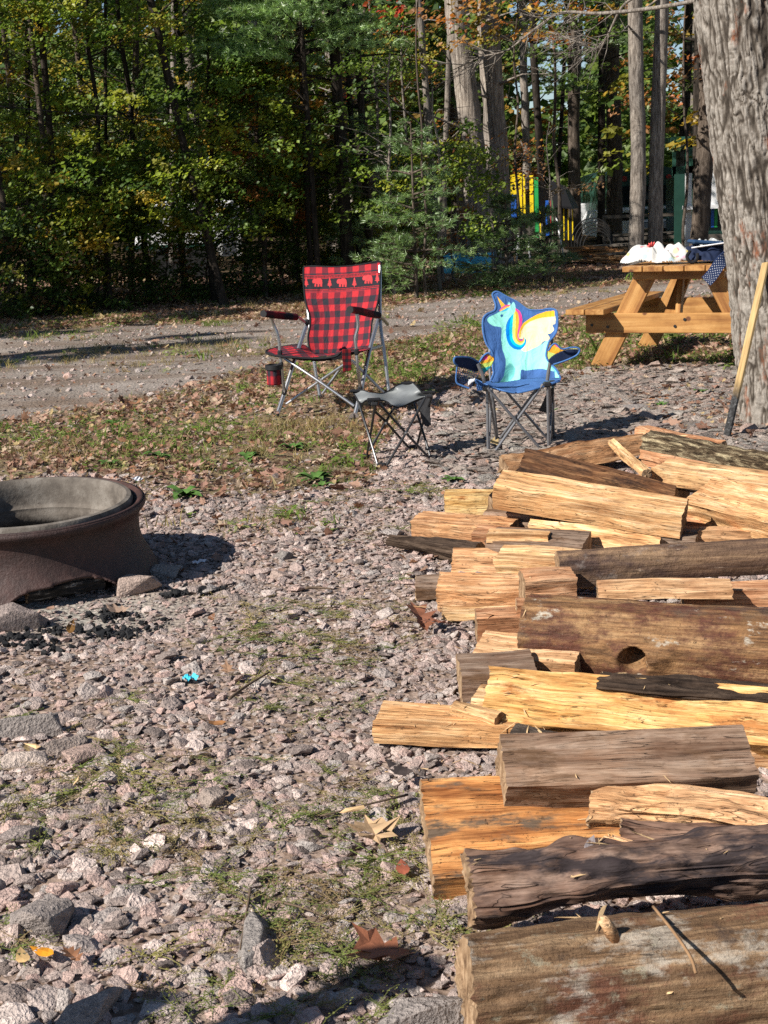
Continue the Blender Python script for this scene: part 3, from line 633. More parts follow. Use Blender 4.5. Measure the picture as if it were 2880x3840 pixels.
# ================================================================== FIREWOOD
WL = wood('wood_light', (.25, .13, .06), (.54, .325, .17), (.72, .50, .30), .9)
WP = wood('wood_pale', (.33, .18, .08), (.62, .40, .20), (.78, .59, .36), .8, bs=.8)
WY = wood('wood_yellow', (.30, .14, .03), (.66, .43, .17), (.80, .62, .32), .8, (.38, .16, .05), .35)
WO = wood('wood_orange', (.17, .06, .02), (.52, .245, .085), (.64, .37, .15), 1.0, (.13, .09, .06), .35, fine=.8)
WR = wood('wood_red', (.2, .08, .035), (.50, .265, .14), (.64, .40, .24), .6)
WG = wood('wood_weathered', (.10, .065, .045), (.235, .17, .125), (.33, .26, .205), .5, (.14, .08, .045), .4, bs=.8)
WB = wood('wood_brown', (.055, .03, .018), (.17, .095, .05), (.30, .20, .11), .6, (.035, .022, .018), .75, bs=.6)
WK = wood('wood_dark_shaggy', (.025, .012, .007), (.12, .058, .028), (.23, .125, .06), .8, (.03, .015, .01), .5, bs=1.5)
WT = wood('wood_twisted', (.045, .028, .024), (.19, .125, .095), (.31, .215, .165), .3, (.04, .03, .03), .5, bs=1.0, fine=.45)
def stain_wood(nm, base, patches):
    """weathered round log: broad stains, lichen and mould laid over the grain"""
    t = NT(nm); v = t.coord('Object', (1, 1, 1), 5); mp = t.n('Mapping'); mp.inputs['Scale'].default_value = (1.8, 30, 30); t.l(v, mp.inputs[0])
    g = t.noise(mp.outputs[0], 1, 6, .65); c = t.ramp(g, [(.32, base[0]), (.5, base[1]), (.66, base[2])])
    for i, (colr, sc, lo, hi, k) in enumerate(patches):
        q = t.n('Mapping'); q.inputs['Scale'].default_value = sc; q.inputs['Location'].default_value = (3.1*i, 1.7*i, .9*i); t.l(v, q.inputs[0])
        c = t.mix(c, colr, t.ramp(t.noise(q.outputs[0], 1, 8, .72), [(lo, (0, 0, 0)), (hi, (k, k, k))]))
    q = t.n('Mapping'); q.inputs['Scale'].default_value = (6, 150, 150); t.l(v, q.inputs[0]); fg = t.noise(q.outputs[0], 1, 5, .75)
    c = t.mix(c, t.ramp(fg, [(.36, (.45, .42, .4)), (.5, (1, 1, 1)), (.64, (1.3, 1.27, 1.22))]), .85, 'MULTIPLY')
    q = t.n('Mapping'); q.inputs['Scale'].default_value = (1.6, 60, 60); t.l(v, q.inputs[0]); ckn = t.noise(q.outputs[0], 1, 3, .6)
    ck = t.math('MULTIPLY', t.ramp(ckn, [(.485, (0, 0, 0)), (.5, (1, 1, 1)), (.515, (0, 0, 0))]), t.ramp(t.noise(v, 6, 4, .6), [(.5, (0, 0, 0)), (.6, (.9, .9, .9))])); c = t.mix(c, (.02, .012, .008), ck)
    sp = t.noise(v, 95, 5, .85); c = t.mix(c, (.04, .02, .012), t.ramp(sp, [(.585, (0, 0, 0)), (.64, (.9, .9, .9))]))
    return t.fin(c, t.ramp(t.noise(v, 7, 3), [(.3, (.5, .5, .5)), (.7, (.85, .85, .85))]), t.bump(fg, .6, .005, t.bump(sp, .45, .005, t.bump(t.noise(v, 22, 5, .7), .6, .012))), .2)
SU = stain_wood('log_stained_brown', ((.07, .035, .017), (.21, .11, .048), (.37, .23, .115)), [((.085, .03, .02), (7, 12, 12), .45, .58, .9), ((.08, .065, .05), (4, 7, 7), .55, .66, .6), ((.42, .38, .31), (9, 16, 16), .60, .66, .85)])
SP_ = stain_wood('log_stained_dark', ((.075, .045, .032), (.17, .105, .065), (.31, .20, .115)), [((.055, .033, .03), (5, 9, 9), .46, .6, .85), ((.30, .27, .25), (6, 9, 9), .60, .72, .6), ((.5, .38, .28), (4, 22, 22), .63, .67, .8)])
SF = stain_wood('log_lichen', ((.06, .034, .018), (.165, .098, .052), (.30, .20, .115)), [((.13, .05, .03), (6, 11, 11), .52, .62, .8), ((.40, .36, .30), (6, 13, 13), .53, .62, .7), ((.30, .28, .2), (14, 22, 22), .58, .64, .6), ((.06, .04, .03), (9, 10, 10), .60, .68, .8)])
BK = bark_mat('bark_dark', (.022, .014, .01), (.06, .04, .028), (.13, .092, .065), (3, 22, 22), 1.0)
BG = bark_mat('bark_log_pale', (.03, .02, .012), (.17, .12, .07), (.74, .62, .38), (5, 26, 26), 2.2)
BW = bark_mat('bark_log_grey', (.04, .03, .024), (.13, .10, .075), (.25, .2, .16), (3, 16, 16), 1.0, lich=(.45, .43, .4))
t = NT('end_grain'); v = t.coord('Object', (1, 1, 1), 3); n = t.noise(t.coord('Object', (8, 60, 25), 3), 1, 4, .6)
END = t.fin(t.ramp(n, [(.3, (.10, .06, .035)), (.5, (.24, .155, .09)), (.7, (.38, .27, .17))]), .9, t.bump(n, .5, .005), .1)
def sec(kind, r):
    j = lambda: r.uniform(-.05, .05)
    if kind == 'box': return [(-.5, -.5, 0), (.5+j(), -.45+j(), 0), (.45+j(), .5+j(), 0), (-.48+j(), .42+j(), 0)]
    if kind == 'boxbark': return [(-.5, -.3, 1), (-.3, -.5, 1), (.5+j(), -.45+j(), 0), (.45+j(), .5+j(), 0), (-.5+j(), .36+j(), 0)]
    if kind == 'slab': return [(-.5, -.5, 2), (.5, -.5, 0), (.5, .4+j(), 0), (-.5, .5+j(), 0)]
    if kind == 'wedge': return [(-.5, -.5, 1), (.5, -.4, 0), (.28, .5, 0), (-.36, .1+j(), 0)]
    if kind == 'ridge': return [(-.5, -.5, 0), (.5, -.45, 0), (.05+j(), .5, 0)]
    if kind == 'dome': return [(-.5, -.5, 0), (.5, -.5, 1)]+[(.5*math.cos(a), -.42+.92*math.sin(a), 1) for a in np.linspace(.12, PI-.12, 11)]
    if kind == 'barktop': return [(-.5, -.5, 0), (.5, -.4, 1), (.5, .1, 1), (.25, .42, 1), (-.1, .5, 1), (-.38, .38, 1), (-.5, .04, 0)]
    if kind == 'round': return [(.5*math.cos(a), .5*math.sin(a), 1) for a in np.linspace(0, 2*PI, 15)[:-1]-1.6]
    if kind == 'lump': return [(.5*math.cos(a)*(1+.1*math.sin(3*a)), .5*math.sin(a)*(1-.12*math.cos(2*a+1)), 1) for a in np.linspace(0, 2*PI, 15)[:-1]-1.6]
lognum = 0
def log(A, B, w_, h_, kind, m0, m1, label, roll=0, bend=(0, 0), taper=1., amp=1., n=70, m=44, lump=0., cut=0., seed=None, knot=None, group='split logs in the firewood pile', name='firewood_log', cat='firewood'):
    global lognum; lognum += 1; sd = lognum if seed is None else seed; r = random.Random(sd)
    A = np.array(A, float); B = np.array(B, float); L = np.linalg.norm(B-A); C = (A+B)/2
    ex = (B-A)/L; ey = np.cross([0, 0, 1.], ex); ey /= np.linalg.norm(ey); ez = np.cross(ex, ey)
    tw = r.uniform(-.16, .16) if kind not in ('dome', 'lump', 'round') else 0.; bend = (bend[0]+r.uniform(-.007, .007), bend[1]+r.uniform(-.004, .004)); taper *= r.uniform(.93, 1.07)
    s = sec(kind, r); pts = []; kinds = []; per = [math.hypot((s[(i+1) % len(s)][0]-s[i][0])*w_, (s[(i+1) % len(s)][1]-s[i][1])*h_) for i in range(len(s))]; tot = sum(per)
    corner = []
    for i in range(len(s)):
        a, b2 = s[i], s[(i+1) % len(s)]; q = max(1, round(m*per[i]/tot))
        for k in range(q): pts.append((a[0]+(b2[0]-a[0])*k/q, a[1]+(b2[1]-a[1])*k/q)); kinds.append(a[2]); corner.append(k == 0)
    pts = np.array(pts)*[w_, h_]; mm = len(pts); nn = n
    xs = np.linspace(-.5, .5, nn+1); V = np.zeros((nn+1, mm, 3)); tx = xs+.5
    nrm = pts/(np.linalg.norm(pts, axis=1)[:, None]+1e-9)
    sc = 1+(taper-1)*tx
    V[:, :, 0] = (xs*L)[:, None]; V[:, :, 1] = pts[None, :, 0]*sc[:, None]; V[:, :, 2] = pts[None, :, 1]*sc[:, None]
    if cut: V[:, :, 0] += (V[:, :, 2]*cut)*(1-2*np.abs(tx-.5))[:, None]*0 + V[:, :, 2]*cut*(np.abs(tx-.5)*2)[:, None]
    Q = V.reshape(-1, 3)+sd*3.7
    k0 = np.array(kinds)[None, :].repeat(nn+1, 0).ravel()
    d = .012*amp*fbm(Q*[3.6, 10, 10], 3, sd) + .0035*amp*vn(Q*[3, 60, 60], sd+1) + np.where(k0 == 1, .0032, .0012)*amp*vn(Q*[24, 85, 85], sd+2)
    if lump: d += lump*fbm(Q*[9, 13, 13], 3, sd+5)
    d[np.isin(np.tile(np.array(corner), nn+1), [True])] *= .6
    V += (d.reshape(nn+1, mm))[:, :, None]*np.concatenate([np.zeros((mm, 1)), nrm], 1)[None]
    if knot:      # bulge with a hole: (x position 0..1, side -1..1, radius, depth)
        kx, kj, kr, kd = knot; cj = int(kj*mm); cc = V[int(kx*nn), cj]; dd = np.linalg.norm((V-cc)*[1, 1, 1], axis=2)
        V += (kd*1.1*np.exp(-(dd/(kr*1.9))**2) - kd*3.4*np.exp(-(dd/(kr*.75))**4))[:, :, None]*np.concatenate([[0], nrm[cj]])
    V[:, :, 1] += (bend[0]*np.sin(tx*PI))[:, None]; V[:, :, 2] += (bend[1]*np.sin(tx*PI))[:, None]
    y, z = V[:, :, 1].copy(), V[:, :, 2].copy(); ro_ = (roll+tw*(tx-.5))[:, None]; cr_, sr_ = np.cos(ro_), np.sin(ro_); V[:, :, 1] = y*cr_-z*sr_; V[:, :, 2] = y*sr_+z*cr_   # positive roll turns the top face to the viewer
    # ends, a little ragged
    V[0, :, 0] += RS.randn(mm)*.0015*amp; V[-1, :, 0] += RS.randn(mm)*.0015*amp
    Vf = V.reshape(-1, 3); idx = np.arange((nn+1)*mm).reshape(nn+1, mm); J = (np.arange(mm)+1) % mm
    F = np.stack([idx[:-1, :], idx[1:, :], idx[1:, J], idx[:-1, J]], -1).reshape(-1, 4)[:, ::-1]
    mi = np.where(np.tile(np.array(kinds), nn) == 1, 1, 0); mi = np.where(np.tile(np.array(kinds), nn) == 2, 2, mi)
    V0, V1 = V[0], V[-1]; c0, c1 = V0.mean(0), V1.mean(0); ring_ = lambda W_, c, f: (c+(W_-c)*f)+np.array([RS.randn(mm)*.001, 0*RS.randn(mm), 0*RS.randn(mm)]).T
    ext = [ring_(V0, c0, .66), ring_(V0, c0, .33), ring_(V1, c1, .66), ring_(V1, c1, .33), [c0], [c1]]; base = len(Vf); allV = np.concatenate([Vf]+[np.array(e) for e in ext])
    FF = F.tolist(); mi = mi.tolist()
    def capring(a, b, flip):
        for j in range(mm):
            k = (j+1) % mm; f = [a[j], a[k], b[k], b[j]]; FF.append(f[::-1] if flip else f); mi.append(2)
    r0, r1 = list(range(mm)), [nn*mm+j for j in range(mm)]; a1 = [base+j for j in range(mm)]; a2 = [base+mm+j for j in range(mm)]; b1 = [base+2*mm+j for j in range(mm)]; b2 = [base+3*mm+j for j in range(mm)]
    capring(r0, a1, True); capring(a1, a2, True); capring(r1, b1, False); capring(b1, b2, False)
    for j in range(mm):
        k = (j+1) % mm; FF.append([a2[k], a2[j], base+4*mm][::1]); mi.append(2); FF.append([b2[j], b2[k], base+4*mm+1]); mi.append(2)
    R = np.stack([ex, ey, ez], 1)
    me = raw_mesh(name, allV, FF, [m0, m1, END], mi, True, None, 42)
    o = obj(name, me); o.matrix_world = Matrix([[*R[i], C[i]] for i in range(3)]+[[0, 0, 0, 1]])
    return tag(o, label, cat, group)
def L2(x1, y1, z1, x2, y2, z2, w_, h_, kind, m0, m1, label, **k):
    """ends given where they lie: picture position of the end's middle on level z"""
    return log(G(x1, y1, z1), G(x2, y2, z2), w_, h_, kind, m0, m1, label, **k)
# --- far side of the heap
L2(2430, 1672, .20, 3010, 1800, .12, .13, .135, 'barktop', WR, BG, 'thick bark topped log at the far right top of the pile', amp=2.2, lump=.006, roll=.1)
L2(2405, 1640, .06, 2700, 1700, .06, .09, .12, 'box', WR, BK, 'reddish split log peeping out behind the bark topped log')
L2(1885, 1745, .10, 2420, 1660, .11, .13, .10, 'ridge', WL, BK, 'shredded orange log at the back with frayed splinters', amp=2.4, lump=.012, roll=-.1)
L2(2290, 1655, .19, 2425, 1775, .16, .035, .03, 'box', WP, BK, 'loose frayed splinter lying on the shredded orange log', amp=1.2, n=30, m=20, lump=.006)
L2(1965, 1718, .23, 2532, 1862, .12, .10, .082, 'ridge', WK, WK, 'dark brown shaggy log sloping down to the right at the back', amp=1.8, roll=.25)
L2(2480, 1775, .135, 3000, 1850, .135, .13, .10, 'boxbark', WP, BK, 'pale topped log with dark bark front under the bark topped log', roll=.12)
L2(2638, 1865, .15, 3080, 1975, .15, .20, .10, 'slab', WP, BK, 'broad pale slab with curved dark grain at the right edge', roll=.45, amp=1.4)
L2(1867, 1833, .22, 2566, 1945, .135, .13, .10, 'box', WP, BK, 'long pale split log laid across the top of the pile', roll=.28)
L2(2430, 1900, .08, 2700, 1915, .08, .08, .05, 'box', WY, BK, 'thin yellow log in the gap right of the long pale log')
L2(2540, 1962, .06, 2760, 1985, .05, .09, .05, 'box', WR, BK, 'reddish log in the dark gap right of the long pale log')
L2(2620, 2002, .07, 2860, 2010, .07, .08, .045, 'box', WL, BK, 'short orange log end just above the dark stained log')
L2(1668, 1886, .05, 1960, 1880, .05, .11, .09, 'box', WY, BK, 'short yellow log end farthest left at the back of the pile')
log(G(1852, 1905, .12)+[.0, -.05, 0], G(1905, 1800, .12)+[.12, .1, 0], .09, .12, 'wedge', WG, BW, 'grey bark log end turned to the left above the pale logs', amp=1.2, n=30)
L2(1832, 1940, .09, 2050, 1955, .09, .10, .07, 'box', WG, BW, 'weathered mottled log end under the long pale log', n=30)
L2(2040, 1930, .09, 2260, 1950, .09, .09, .06, 'box', WG, BW, 'grey brown log just below the middle of the long pale log', n=30)
L2(1568, 1972, .06, 1930, 2000, .06, .12, .10, 'boxbark', WL, BW, 'pale log with white spotted bark at the far left of the pile', roll=.0, amp=1.3)
L2(1462, 2025, .03, 1800, 2080, .035, .055, .05, 'round', WG, BK, 'slim dark bark log lying on the gravel at the far left', taper=1.35, amp=1.6, lump=.005)
L2(1784, 2020, .06, 2020, 2030, .06, .11, .085, 'box', WR, BK, 'orange log end beside the bark spotted log', n=30)
L2(1990, 1972, .115, 2480, 2045, .10, .11, .065, 'ridge', WP, BK, 'pale ridged log just under the long pale log', roll=.35)
L2(1842, 2050, .07, 2200, 2075, .07, .13, .10, 'box', WG, BK, 'brown edged pale log sloping in the left middle of the pile', roll=.1)
L2(1830, 2008, .12, 2060, 2015, .12, .07, .035, 'box', WP, BK, 'small pale board lying on the brown edged log', n=30)
L2(1697, 2098, .045, 1960, 2098, .045, .09, .08, 'wedge', WL, BK, 'log with round sawn end low on the left of the pile', amp=1.2)
L2(1880, 2110, .11, 2230, 2135, .11, .12, .085, 'box', WP, BK, 'cream coloured log with a beetle hole left of the dark stained log', roll=.25, cut=-.15)
L2(2090, 2122, .14, 2905, 2070, .15, .125, .095, 'dome', SP_, SP_, 'long dark stained log with white mould patches', roll=.35, amp=.7)
L2(2240, 2212, .10, 2740, 2205, .10, .10, .045, 'wedge', WL, BK, 'small pale log squeezed between the two big dark logs')
L2(2560, 2235, .05, 3010, 2230, .05, .12, .08, 'box', WR, BK, 'log in deep shadow between the two big dark logs')
L2(1560, 2205, .035, 1800, 2200, .035, .09, .065, 'box', WG, BK, 'rough weathered log end left of the pink striped log', amp=1.8)
L2(1645, 2213, .055, 1990, 2215, .055, .13, .08, 'box', WL, BK, 'thick pink striped log on the left edge of the pile', roll=.2, amp=1.3)
L2(1958, 2213, .10, 2150, 2200, .10, .10, .10, 'box', WR, BK, 'reddish brown log end left of the dark logs', n=30)
L2(1660, 2297, .02, 2000, 2290, .02, .10, .025, 'slab', WP, BK, 'thin board on the ground under the pink striped log', n=30)
L2(2050, 1790, .06, 2560, 1850, .06, .12, .09, 'box', WR, BK, 'log in shadow under the dark brown shaggy log', n=30)
L2(2100, 2010, .04, 2620, 2040, .04, .13, .08, 'box', WG, BK, 'log in shadow below the right end of the long pale log', n=30)
L2(2560, 1930, .05, 3000, 1990, .05, .13, .08, 'box', WG, BK, 'log in shadow under the broad pale slab', n=30)
L2(2700, 1800, .05, 3050, 1830, .05, .13, .08, 'box', WL, BK, 'log filling the gap under the pale topped log at right', n=30)
L2(2150, 2470, .03, 2900, 2520, .03, .14, .07, 'box', WG, BK, 'log lying in the dark gap under the knot hole', n=30)
L2(2500, 2800, .03, 3000, 2790, .03, .14, .07, 'box', WL, BK, 'log under the right end of the yellow figured log', n=30)
# --- the two big weathered logs and what lies left of them
L2(1980, 2340, .125, 2960, 2410, .13, .225, .178, 'dome', SU, SU, 'huge brown stained log with a round knot hole', roll=.30, amp=.8, n=170, m=100, knot=(.455, .885, .042, .028), lump=.004)
L2(1785, 2345, .05, 2050, 2335, .05, .11, .085, 'box', WR, BK, 'reddish square log end left of the huge brown log', n=30)
L2(1935, 2310, .075, 2150, 2310, .07, .07, .10, 'box', WR, BK, 'upright edged reddish log tight against the huge brown log', n=30)
L2(1800, 2455, .05, 2180, 2490, .05, .15, .085, 'box', WL, BK, 'pinkish log under the left end of the huge brown log', roll=.2)
L2(1722, 2545, .045, 2000, 2530, .045, .15, .09, 'box', WG, BK, 'mottled brown block low on the left of the yellow log', n=30, roll=.1)
L2(1790, 2620, .03, 2050, 2640, .03, .10, .05, 'box', WP, BK, 'small pale piece under the left end of the yellow log', n=30)
L2(1842, 2615, .085, 2960, 2725, .09, .14, .11, 'boxbark', WY, BK, 'bright yellow figured log with dark bark along its top', roll=.75, amp=1.5, n=120, m=64, lump=.004)
L2(2250, 2560, .145, 2990, 2618, .15, .07, .03, 'lump', BK, BK, 'strip of black bark lying along the yellow log', amp=1.8, lump=.008, name='bark_strip', cat='bark')
L2(1420, 2700, .04, 1950, 2725, .04, .13, .055, 'slab', WP, BK, 'pale flat board sticking out to the left of the pile', roll=.12, amp=.8)
L2(1700, 2655, .075, 1870, 2700, .065, .045, .035, 'lump', WP, WP, 'raised splinter on the pale flat board', amp=1.2, n=24, m=18, name='wood_splinter', cat='splinter')
L2(1935, 2760, .05, 2100, 2800, .05, .06, .06, 'lump', BW, BW, 'small grey bark chunk between pale board and grey log', n=24, m=20, name='bark_chunk', cat='bark')
# --- the near end
L2(1880, 2912, .155, 2798, 2868, .155, .145, .10, 'slab', WG, BK, 'smooth grey weathered log across the near part of the pile', roll=.42, cut=.08, n=110, m=60)
L2(1600, 3150, .07, 2560, 3075, .075, .26, .085, 'slab', WO, BK, 'wide orange plank like log lying lowest on the left', roll=.33, amp=1.3, n=130, m=70)
L2(1760, 3340, .135, 3030, 3215, .145, .105, .09, 'lump', WT, WT, 'gnarled purple brown log with folded bark', roll=.2, amp=1.9, lump=.028, n=200, m=90, bend=(0, .012))
L2(2215, 3040, .17, 3000, 3130, .16, .07, .06, 'lump', WL, WL, 'twisted orange root like branch on the grey log', amp=1.8, lump=.020, n=110, m=44, taper=1.9, bend=(.03, .012))
L2(2330, 3130, .155, 3010, 3200, .15, .09, .07, 'lump', WT, WT, 'dark knotted wood between the twisted branch and the gnarled log', amp=1.5, lump=.034, n=110, m=50)
L2(2270, 3180, .165, 2460, 3250, .16, .07, .05, 'lump', WL, WL, 'orange frayed stub of a broken knot', amp=2, lump=.014, n=40, m=36, name='wood_knot', cat='firewood')
L2(1752, 3705, .085, 3080, 3560, .10, .225, .165, 'dome', SF, SF, 'massive lichen patched log at the bottom edge', roll=.2, amp=1.3, n=220, m=120, cut=.05, lump=.008)
b = MB(); g = G(2310, 3500, .17); b.org = g
b.tube([g+[0, 0, -.02], g+[-.012, 0, .012], g+[-.022, -.006, .028]], [.012, .010, .008], 9, 0); tag(b.build('branch_stub', WL, None, True, None, g), 'short sawn branch stub on the lichen patched log', 'stub')
b = MB(); P = [G(2450, 3400, .175), G(2530, 3500, .178), G(2590, 3590, .17), G(2610, 3650, .16)]; b.org = P[0]; b.tube(P, .0028, 5, 0, True, 4)
tag(b.build('twig', plain('twig_brown', (.24, .14, .07), .9), None, True, None, P[0]), 'thin curved twig lying on the lichen patched log', 'twig')
big_leaf(2212, 3175, .04, 'plain', .1, (.52, .44, .42), 'pale dry leaf standing on the orange frayed stub', .2, 1.1)
# splinters and chips
rr_ = random.Random(4)
CH = plain('wood_chip', (.62, .42, .22), .8, .2)
chips = [raw_mesh('chip', *hull(8, (1, 1, 2.2, 3.2)[k], .22, .12, 500+k), CH) for k in range(4)]
P = []
for px, py, r, n in ((2350, 1750, .15, 30), (2050, 1800, .3, 40), (1900, 2280, .2, 26), (1780, 2620, .15, 24), (2050, 2700, .2, 30), (1500, 2100, .3, 10), (1700, 2830, .25, 12), (420, 2780, .3, 7), (2300, 3200, .2, 16), (2400, 3500, .25, 24)):
    g = G(px, py, .1)
    for k in range(int(n*1.8)): P.append((g[0]+rr_.gauss(0, r*.7), g[1]+rr_.gauss(0, r*.6)))
dg = bpy.context.evaluated_depsgraph_get(); PP = []; 
for x, y in P:
    hit, loc, nrm_, _, ho, _ = S.ray_cast(dg, Vector((x, y, 1.0)), Vector((0, 0, -1)))
    if hit and ho.name != 'camera': PP.append((x, y, loc.z+.002))
n = len(PP); s = .013*np.exp(RS.randn(n)*.5)
scatter('wood_chips', np.array(PP), euler(n, .25), np.stack([s]*3, 1), RS.randint(0, 4, n), chips)
for k, (px, py, lb) in enumerate([(118, 2795, 'flat pale chip at the left edge below the long ridge stone'), (1320, 3035, 'pale chip lying by the tan crumpled leaf'), (280, 2930, 'small orange chip among the weeds at left')]):
    g = G(px, py, .025); o = tag(obj('wood_chip', raw_mesh('wood_chip', *hull(10, .06, .016, .01, 700+k), CH), None, g), lb, 'wood chip'); o.rotation_euler = (.1, 0, -.6+k)
L2(95, 2225, .045, 380, 2170, .05, .06, .045, 'lump', BURNT, BURNT, 'charred log burning inside the arched hole of the ring', amp=1.5, lump=.008, n=50, m=30, group=None, name='charred_log', cat='burnt wood')
L2(90, 2090, .07, 400, 2010, .08, .07, .06, 'lump', BURNT, BURNT, 'second charred log deeper inside the fire ring', amp=1.5, lump=.008, n=50, m=30, group=None, name='charred_log', cat='burnt wood')
# ================================================================== CAMP CHAIRS
ALU = plain('aluminium_tube', (.42, .42, .43), .32, .5, .85, .08, 60)
STEEL = plain('grey_painted_steel', (.20, .20, .21), .35, .5, .5, .08, 60)
BLKT = plain('black_steel', (.03, .03, .032), .3, .5, .3, .1, 60)
BLKP = plain('black_plastic', (.018, .018, .02), .5, .4, 0, .2)
FAB = mat_col('printed_fabric', .85, .15)
NAVY = plain('navy_fabric', (.018, .035, .10), .85, .15, 0, .15, 40)
BPIPE = plain('blue_piping', (.06, .15, .36), .8, .2, 0, .15, 60)
BLKF = plain('black_fabric', (.016, .016, .018), .85, .15, 0, .2, 40)
def fabric(name, parent, org, zmap, poly, Yf, colf, mat, step=4., wr=None, thick=.003, k=4):
    """cloth panel: an outline in drawing units, given depth by Yf and colour by colf"""
    P = closed(poly, k) if k else np.array(poly, float); x0, y0 = P.min(0); x1, y1 = P.max(0)
    nx, ny = int((x1-x0)/step)+2, int((y1-y0)/step)+2; gx, gy = np.meshgrid(x0+np.arange(nx+1)*step, y0+np.arange(ny+1)*step)
    gx, gy = gx.ravel(), gy.ravel(); cx, cy = np.meshgrid(x0+(np.arange(nx)+.5)*step, y0+(np.arange(ny)+.5)*step)
    ins = inpoly(cx.ravel(), cy.ravel(), P).reshape(ny, nx); idx = np.arange((nx+1)*(ny+1)).reshape(ny+1, nx+1)
    F = np.stack([idx[:-1, :-1], idx[1:, :-1], idx[1:, 1:], idx[:-1, 1:]], -1)[ins]
    used = np.unique(F); mp = -np.ones(len(gx), int); mp[used] = np.arange(len(used)); F = mp[F]; gx, gy = gx[used], gy[used]
    Y = Yf(gx, gy); V = np.array([zmap(a, b, c) for a, b, c in zip(gx, gy, Y)]) - org
    c = colf(gx, gy) if callable(colf) else np.tile(np.array(colf, float), (len(gx), 1))
    o = obj(name, raw_mesh(name, V, F, mat, None, True, c), parent)
    md = o.modifiers.new('thick', 'SOLIDIFY'); md.thickness = thick; md.offset = 0
    return o
def outline(name, parent, org, zmap, poly, Yf, r, mat, close=True, k=4, n=6):
    P = closed(poly, k) if close else crom(poly, k)
    if close: P = np.vstack([P, P[:1]])
    Y = Yf(P[:, 0], P[:, 1]); b = MB(); b.org = org; b.tube([zmap(a, c, d) for (a, c), d in zip(P, Y)], r, n); return b.build(name, mat, parent)
def paint(base, layers):
    def f(x, y):
        c = np.tile(np.array(base, float), (len(x), 1))
        for poly, colr in layers: c[inpoly(x, y, poly)] = colr
        return c
    return f
def bars(parent, org, zmap, mat, items, r):
    for it in items:
        nm, pts = it[0], it[1]; rr = it[2] if len(it) > 2 else r; mt = it[3] if len(it) > 3 else mat
        b = MB(); b.org = org; b.tube([zmap(*p) for p in pts], rr, 10, 0, True, 5 if len(pts) > 2 else 0); b.build(nm, mt, parent)
def blob(name, parent, org, c, d, mat, rz=0):
    b = MB(); b.org = org; R = Matrix.Rotation(rz, 3, 'Z'); b.box(c, d, [list(q) for q in R], 0, min(d)*.25); return b.build(name, mat, parent)

# ---- red and black plaid armchair
Z1 = Wz(0, .4822, 900, 900)
YF, YR = 8.72, 9.5
o0 = G(1190, 1530); o0[2] = 0
pc = thing('camping_chair', o0, 'large red and black plaid folding armchair with bears and pines on its back', 'chair')
bars(pc, o0, Z1, ALU, [
 ('front_leg', [(285, 1372, 8.84), (345, 1190, 8.95), (420, 950, 9.08), (470, 800, 9.18), (523, 640, 9.3)], .0125),
 ('front_leg', [(893, 1360, 8.60), (945, 1150, 8.72), (1010, 850, 8.9), (1075, 612, 9.1)], .0125),
 ('back_post', [(625, 1232, 9.60), (597, 1080, 9.62), (570, 900, 9.64), (538, 640, 9.7), (503, 240, 9.83)], .0125),
 ('back_post', [(1158, 1180, 9.42), (1125, 900, 9.46), (1090, 620, 9.52), (1088, 200, 9.68)], .0125),
 ('front_post', [(246, 600, 8.86), (262, 660, 8.88), (290, 730, 8.88), (306, 810, 8.88), (312, 880, 8.88), (325, 1000, 8.88), (345, 1180, 8.92)], .010),
 ('front_post', [(905, 560, 8.62), (918, 670, 8.62), (898, 760, 8.62), (904, 850, 8.62), (915, 1000, 8.62), (938, 1150, 8.68)], .010),
 ('cross_bar', [(335, 912, 8.86), (600, 1088, 8.74), (888, 1290, 8.64)], .0095),
 ('cross_bar', [(362, 1275, 8.86), (600, 1110, 8.78), (830, 955, 8.66)], .0095),
 ('cross_bar', [(645, 1192, 9.56), (800, 970, 9.5)], .0095),
 ('cross_bar', [(868, 935, 9.40), (1120, 1190, 9.44)], .0095),
 ('seat_rail', [(1010, 852, 9.0), (1100, 826, 9.4)], .012),
 ('arm_tube', [(430, 590, 9.02), (470, 612, 9.12), (512, 652, 9.3)], .011),
 ('arm_tube', [(1070, 585, 8.95), (1105, 610, 9.05), (1148, 655, 9.3)], .011)], .0115)
RC_, KC_, MX_ = (.42, .026, .033), (.026, .026, .034), (.135, .020, .030)
def plaid(u, v, n=12.5, m=14):
    a = (np.floor(u*n) % 2) == 0; b_ = (np.floor(v*m) % 2) == 0
    c = np.tile(np.array(MX_), (len(u), 1)); c[a & b_] = RC_; c[~a & ~b_] = KC_; return c
def bear(cx, cy, s):
    P = [(-34, -6), (-30, -22), (-22, -27), (-16, -31), (-10, -26), (4, -34), (24, -32), (34, -20), (36, 0), (34, 26), (22, 26), (21, 10), (16, 6), (14, 26), (2, 26), (3, 8), (-6, 6), (-6, 26), (-18, 26), (-18, 14), (-14, 4), (-22, 2), (-28, 4)]
    return [(cx+x*s, cy+y*s) for x, y in P]
def pine(cx, cy, s):
    P = [(0, -38)]; R_ = []
    for i in range(5): P += [(5+i*3.3, -26+i*11), (2+i*1.6, -24+i*11)]
    P += [(2, 26), (2, 34)]; return [(cx+x*s, cy+y*s) for x, y in P]+[(cx-x*s, cy+y*s) for x, y in P[::-1]]
def edgeL(y): return np.interp(y, [210, 450, 600, 760, 880], [495, 502, 543, 530, 555])
def edgeR(y): return np.interp(y, [170, 420, 620, 800, 870], [1092, 1085, 1030, 1012, 960])
art = []
for i, (x, y) in enumerate([(515, 330), (600, 334), (698, 334), (790, 336), (890, 332), (990, 310), (1068, 298)]):
    art.append((pine(x, y-2, 1.1) if i % 2 == 0 else bear(x, y, 1.12), (.58, .05, .055)))
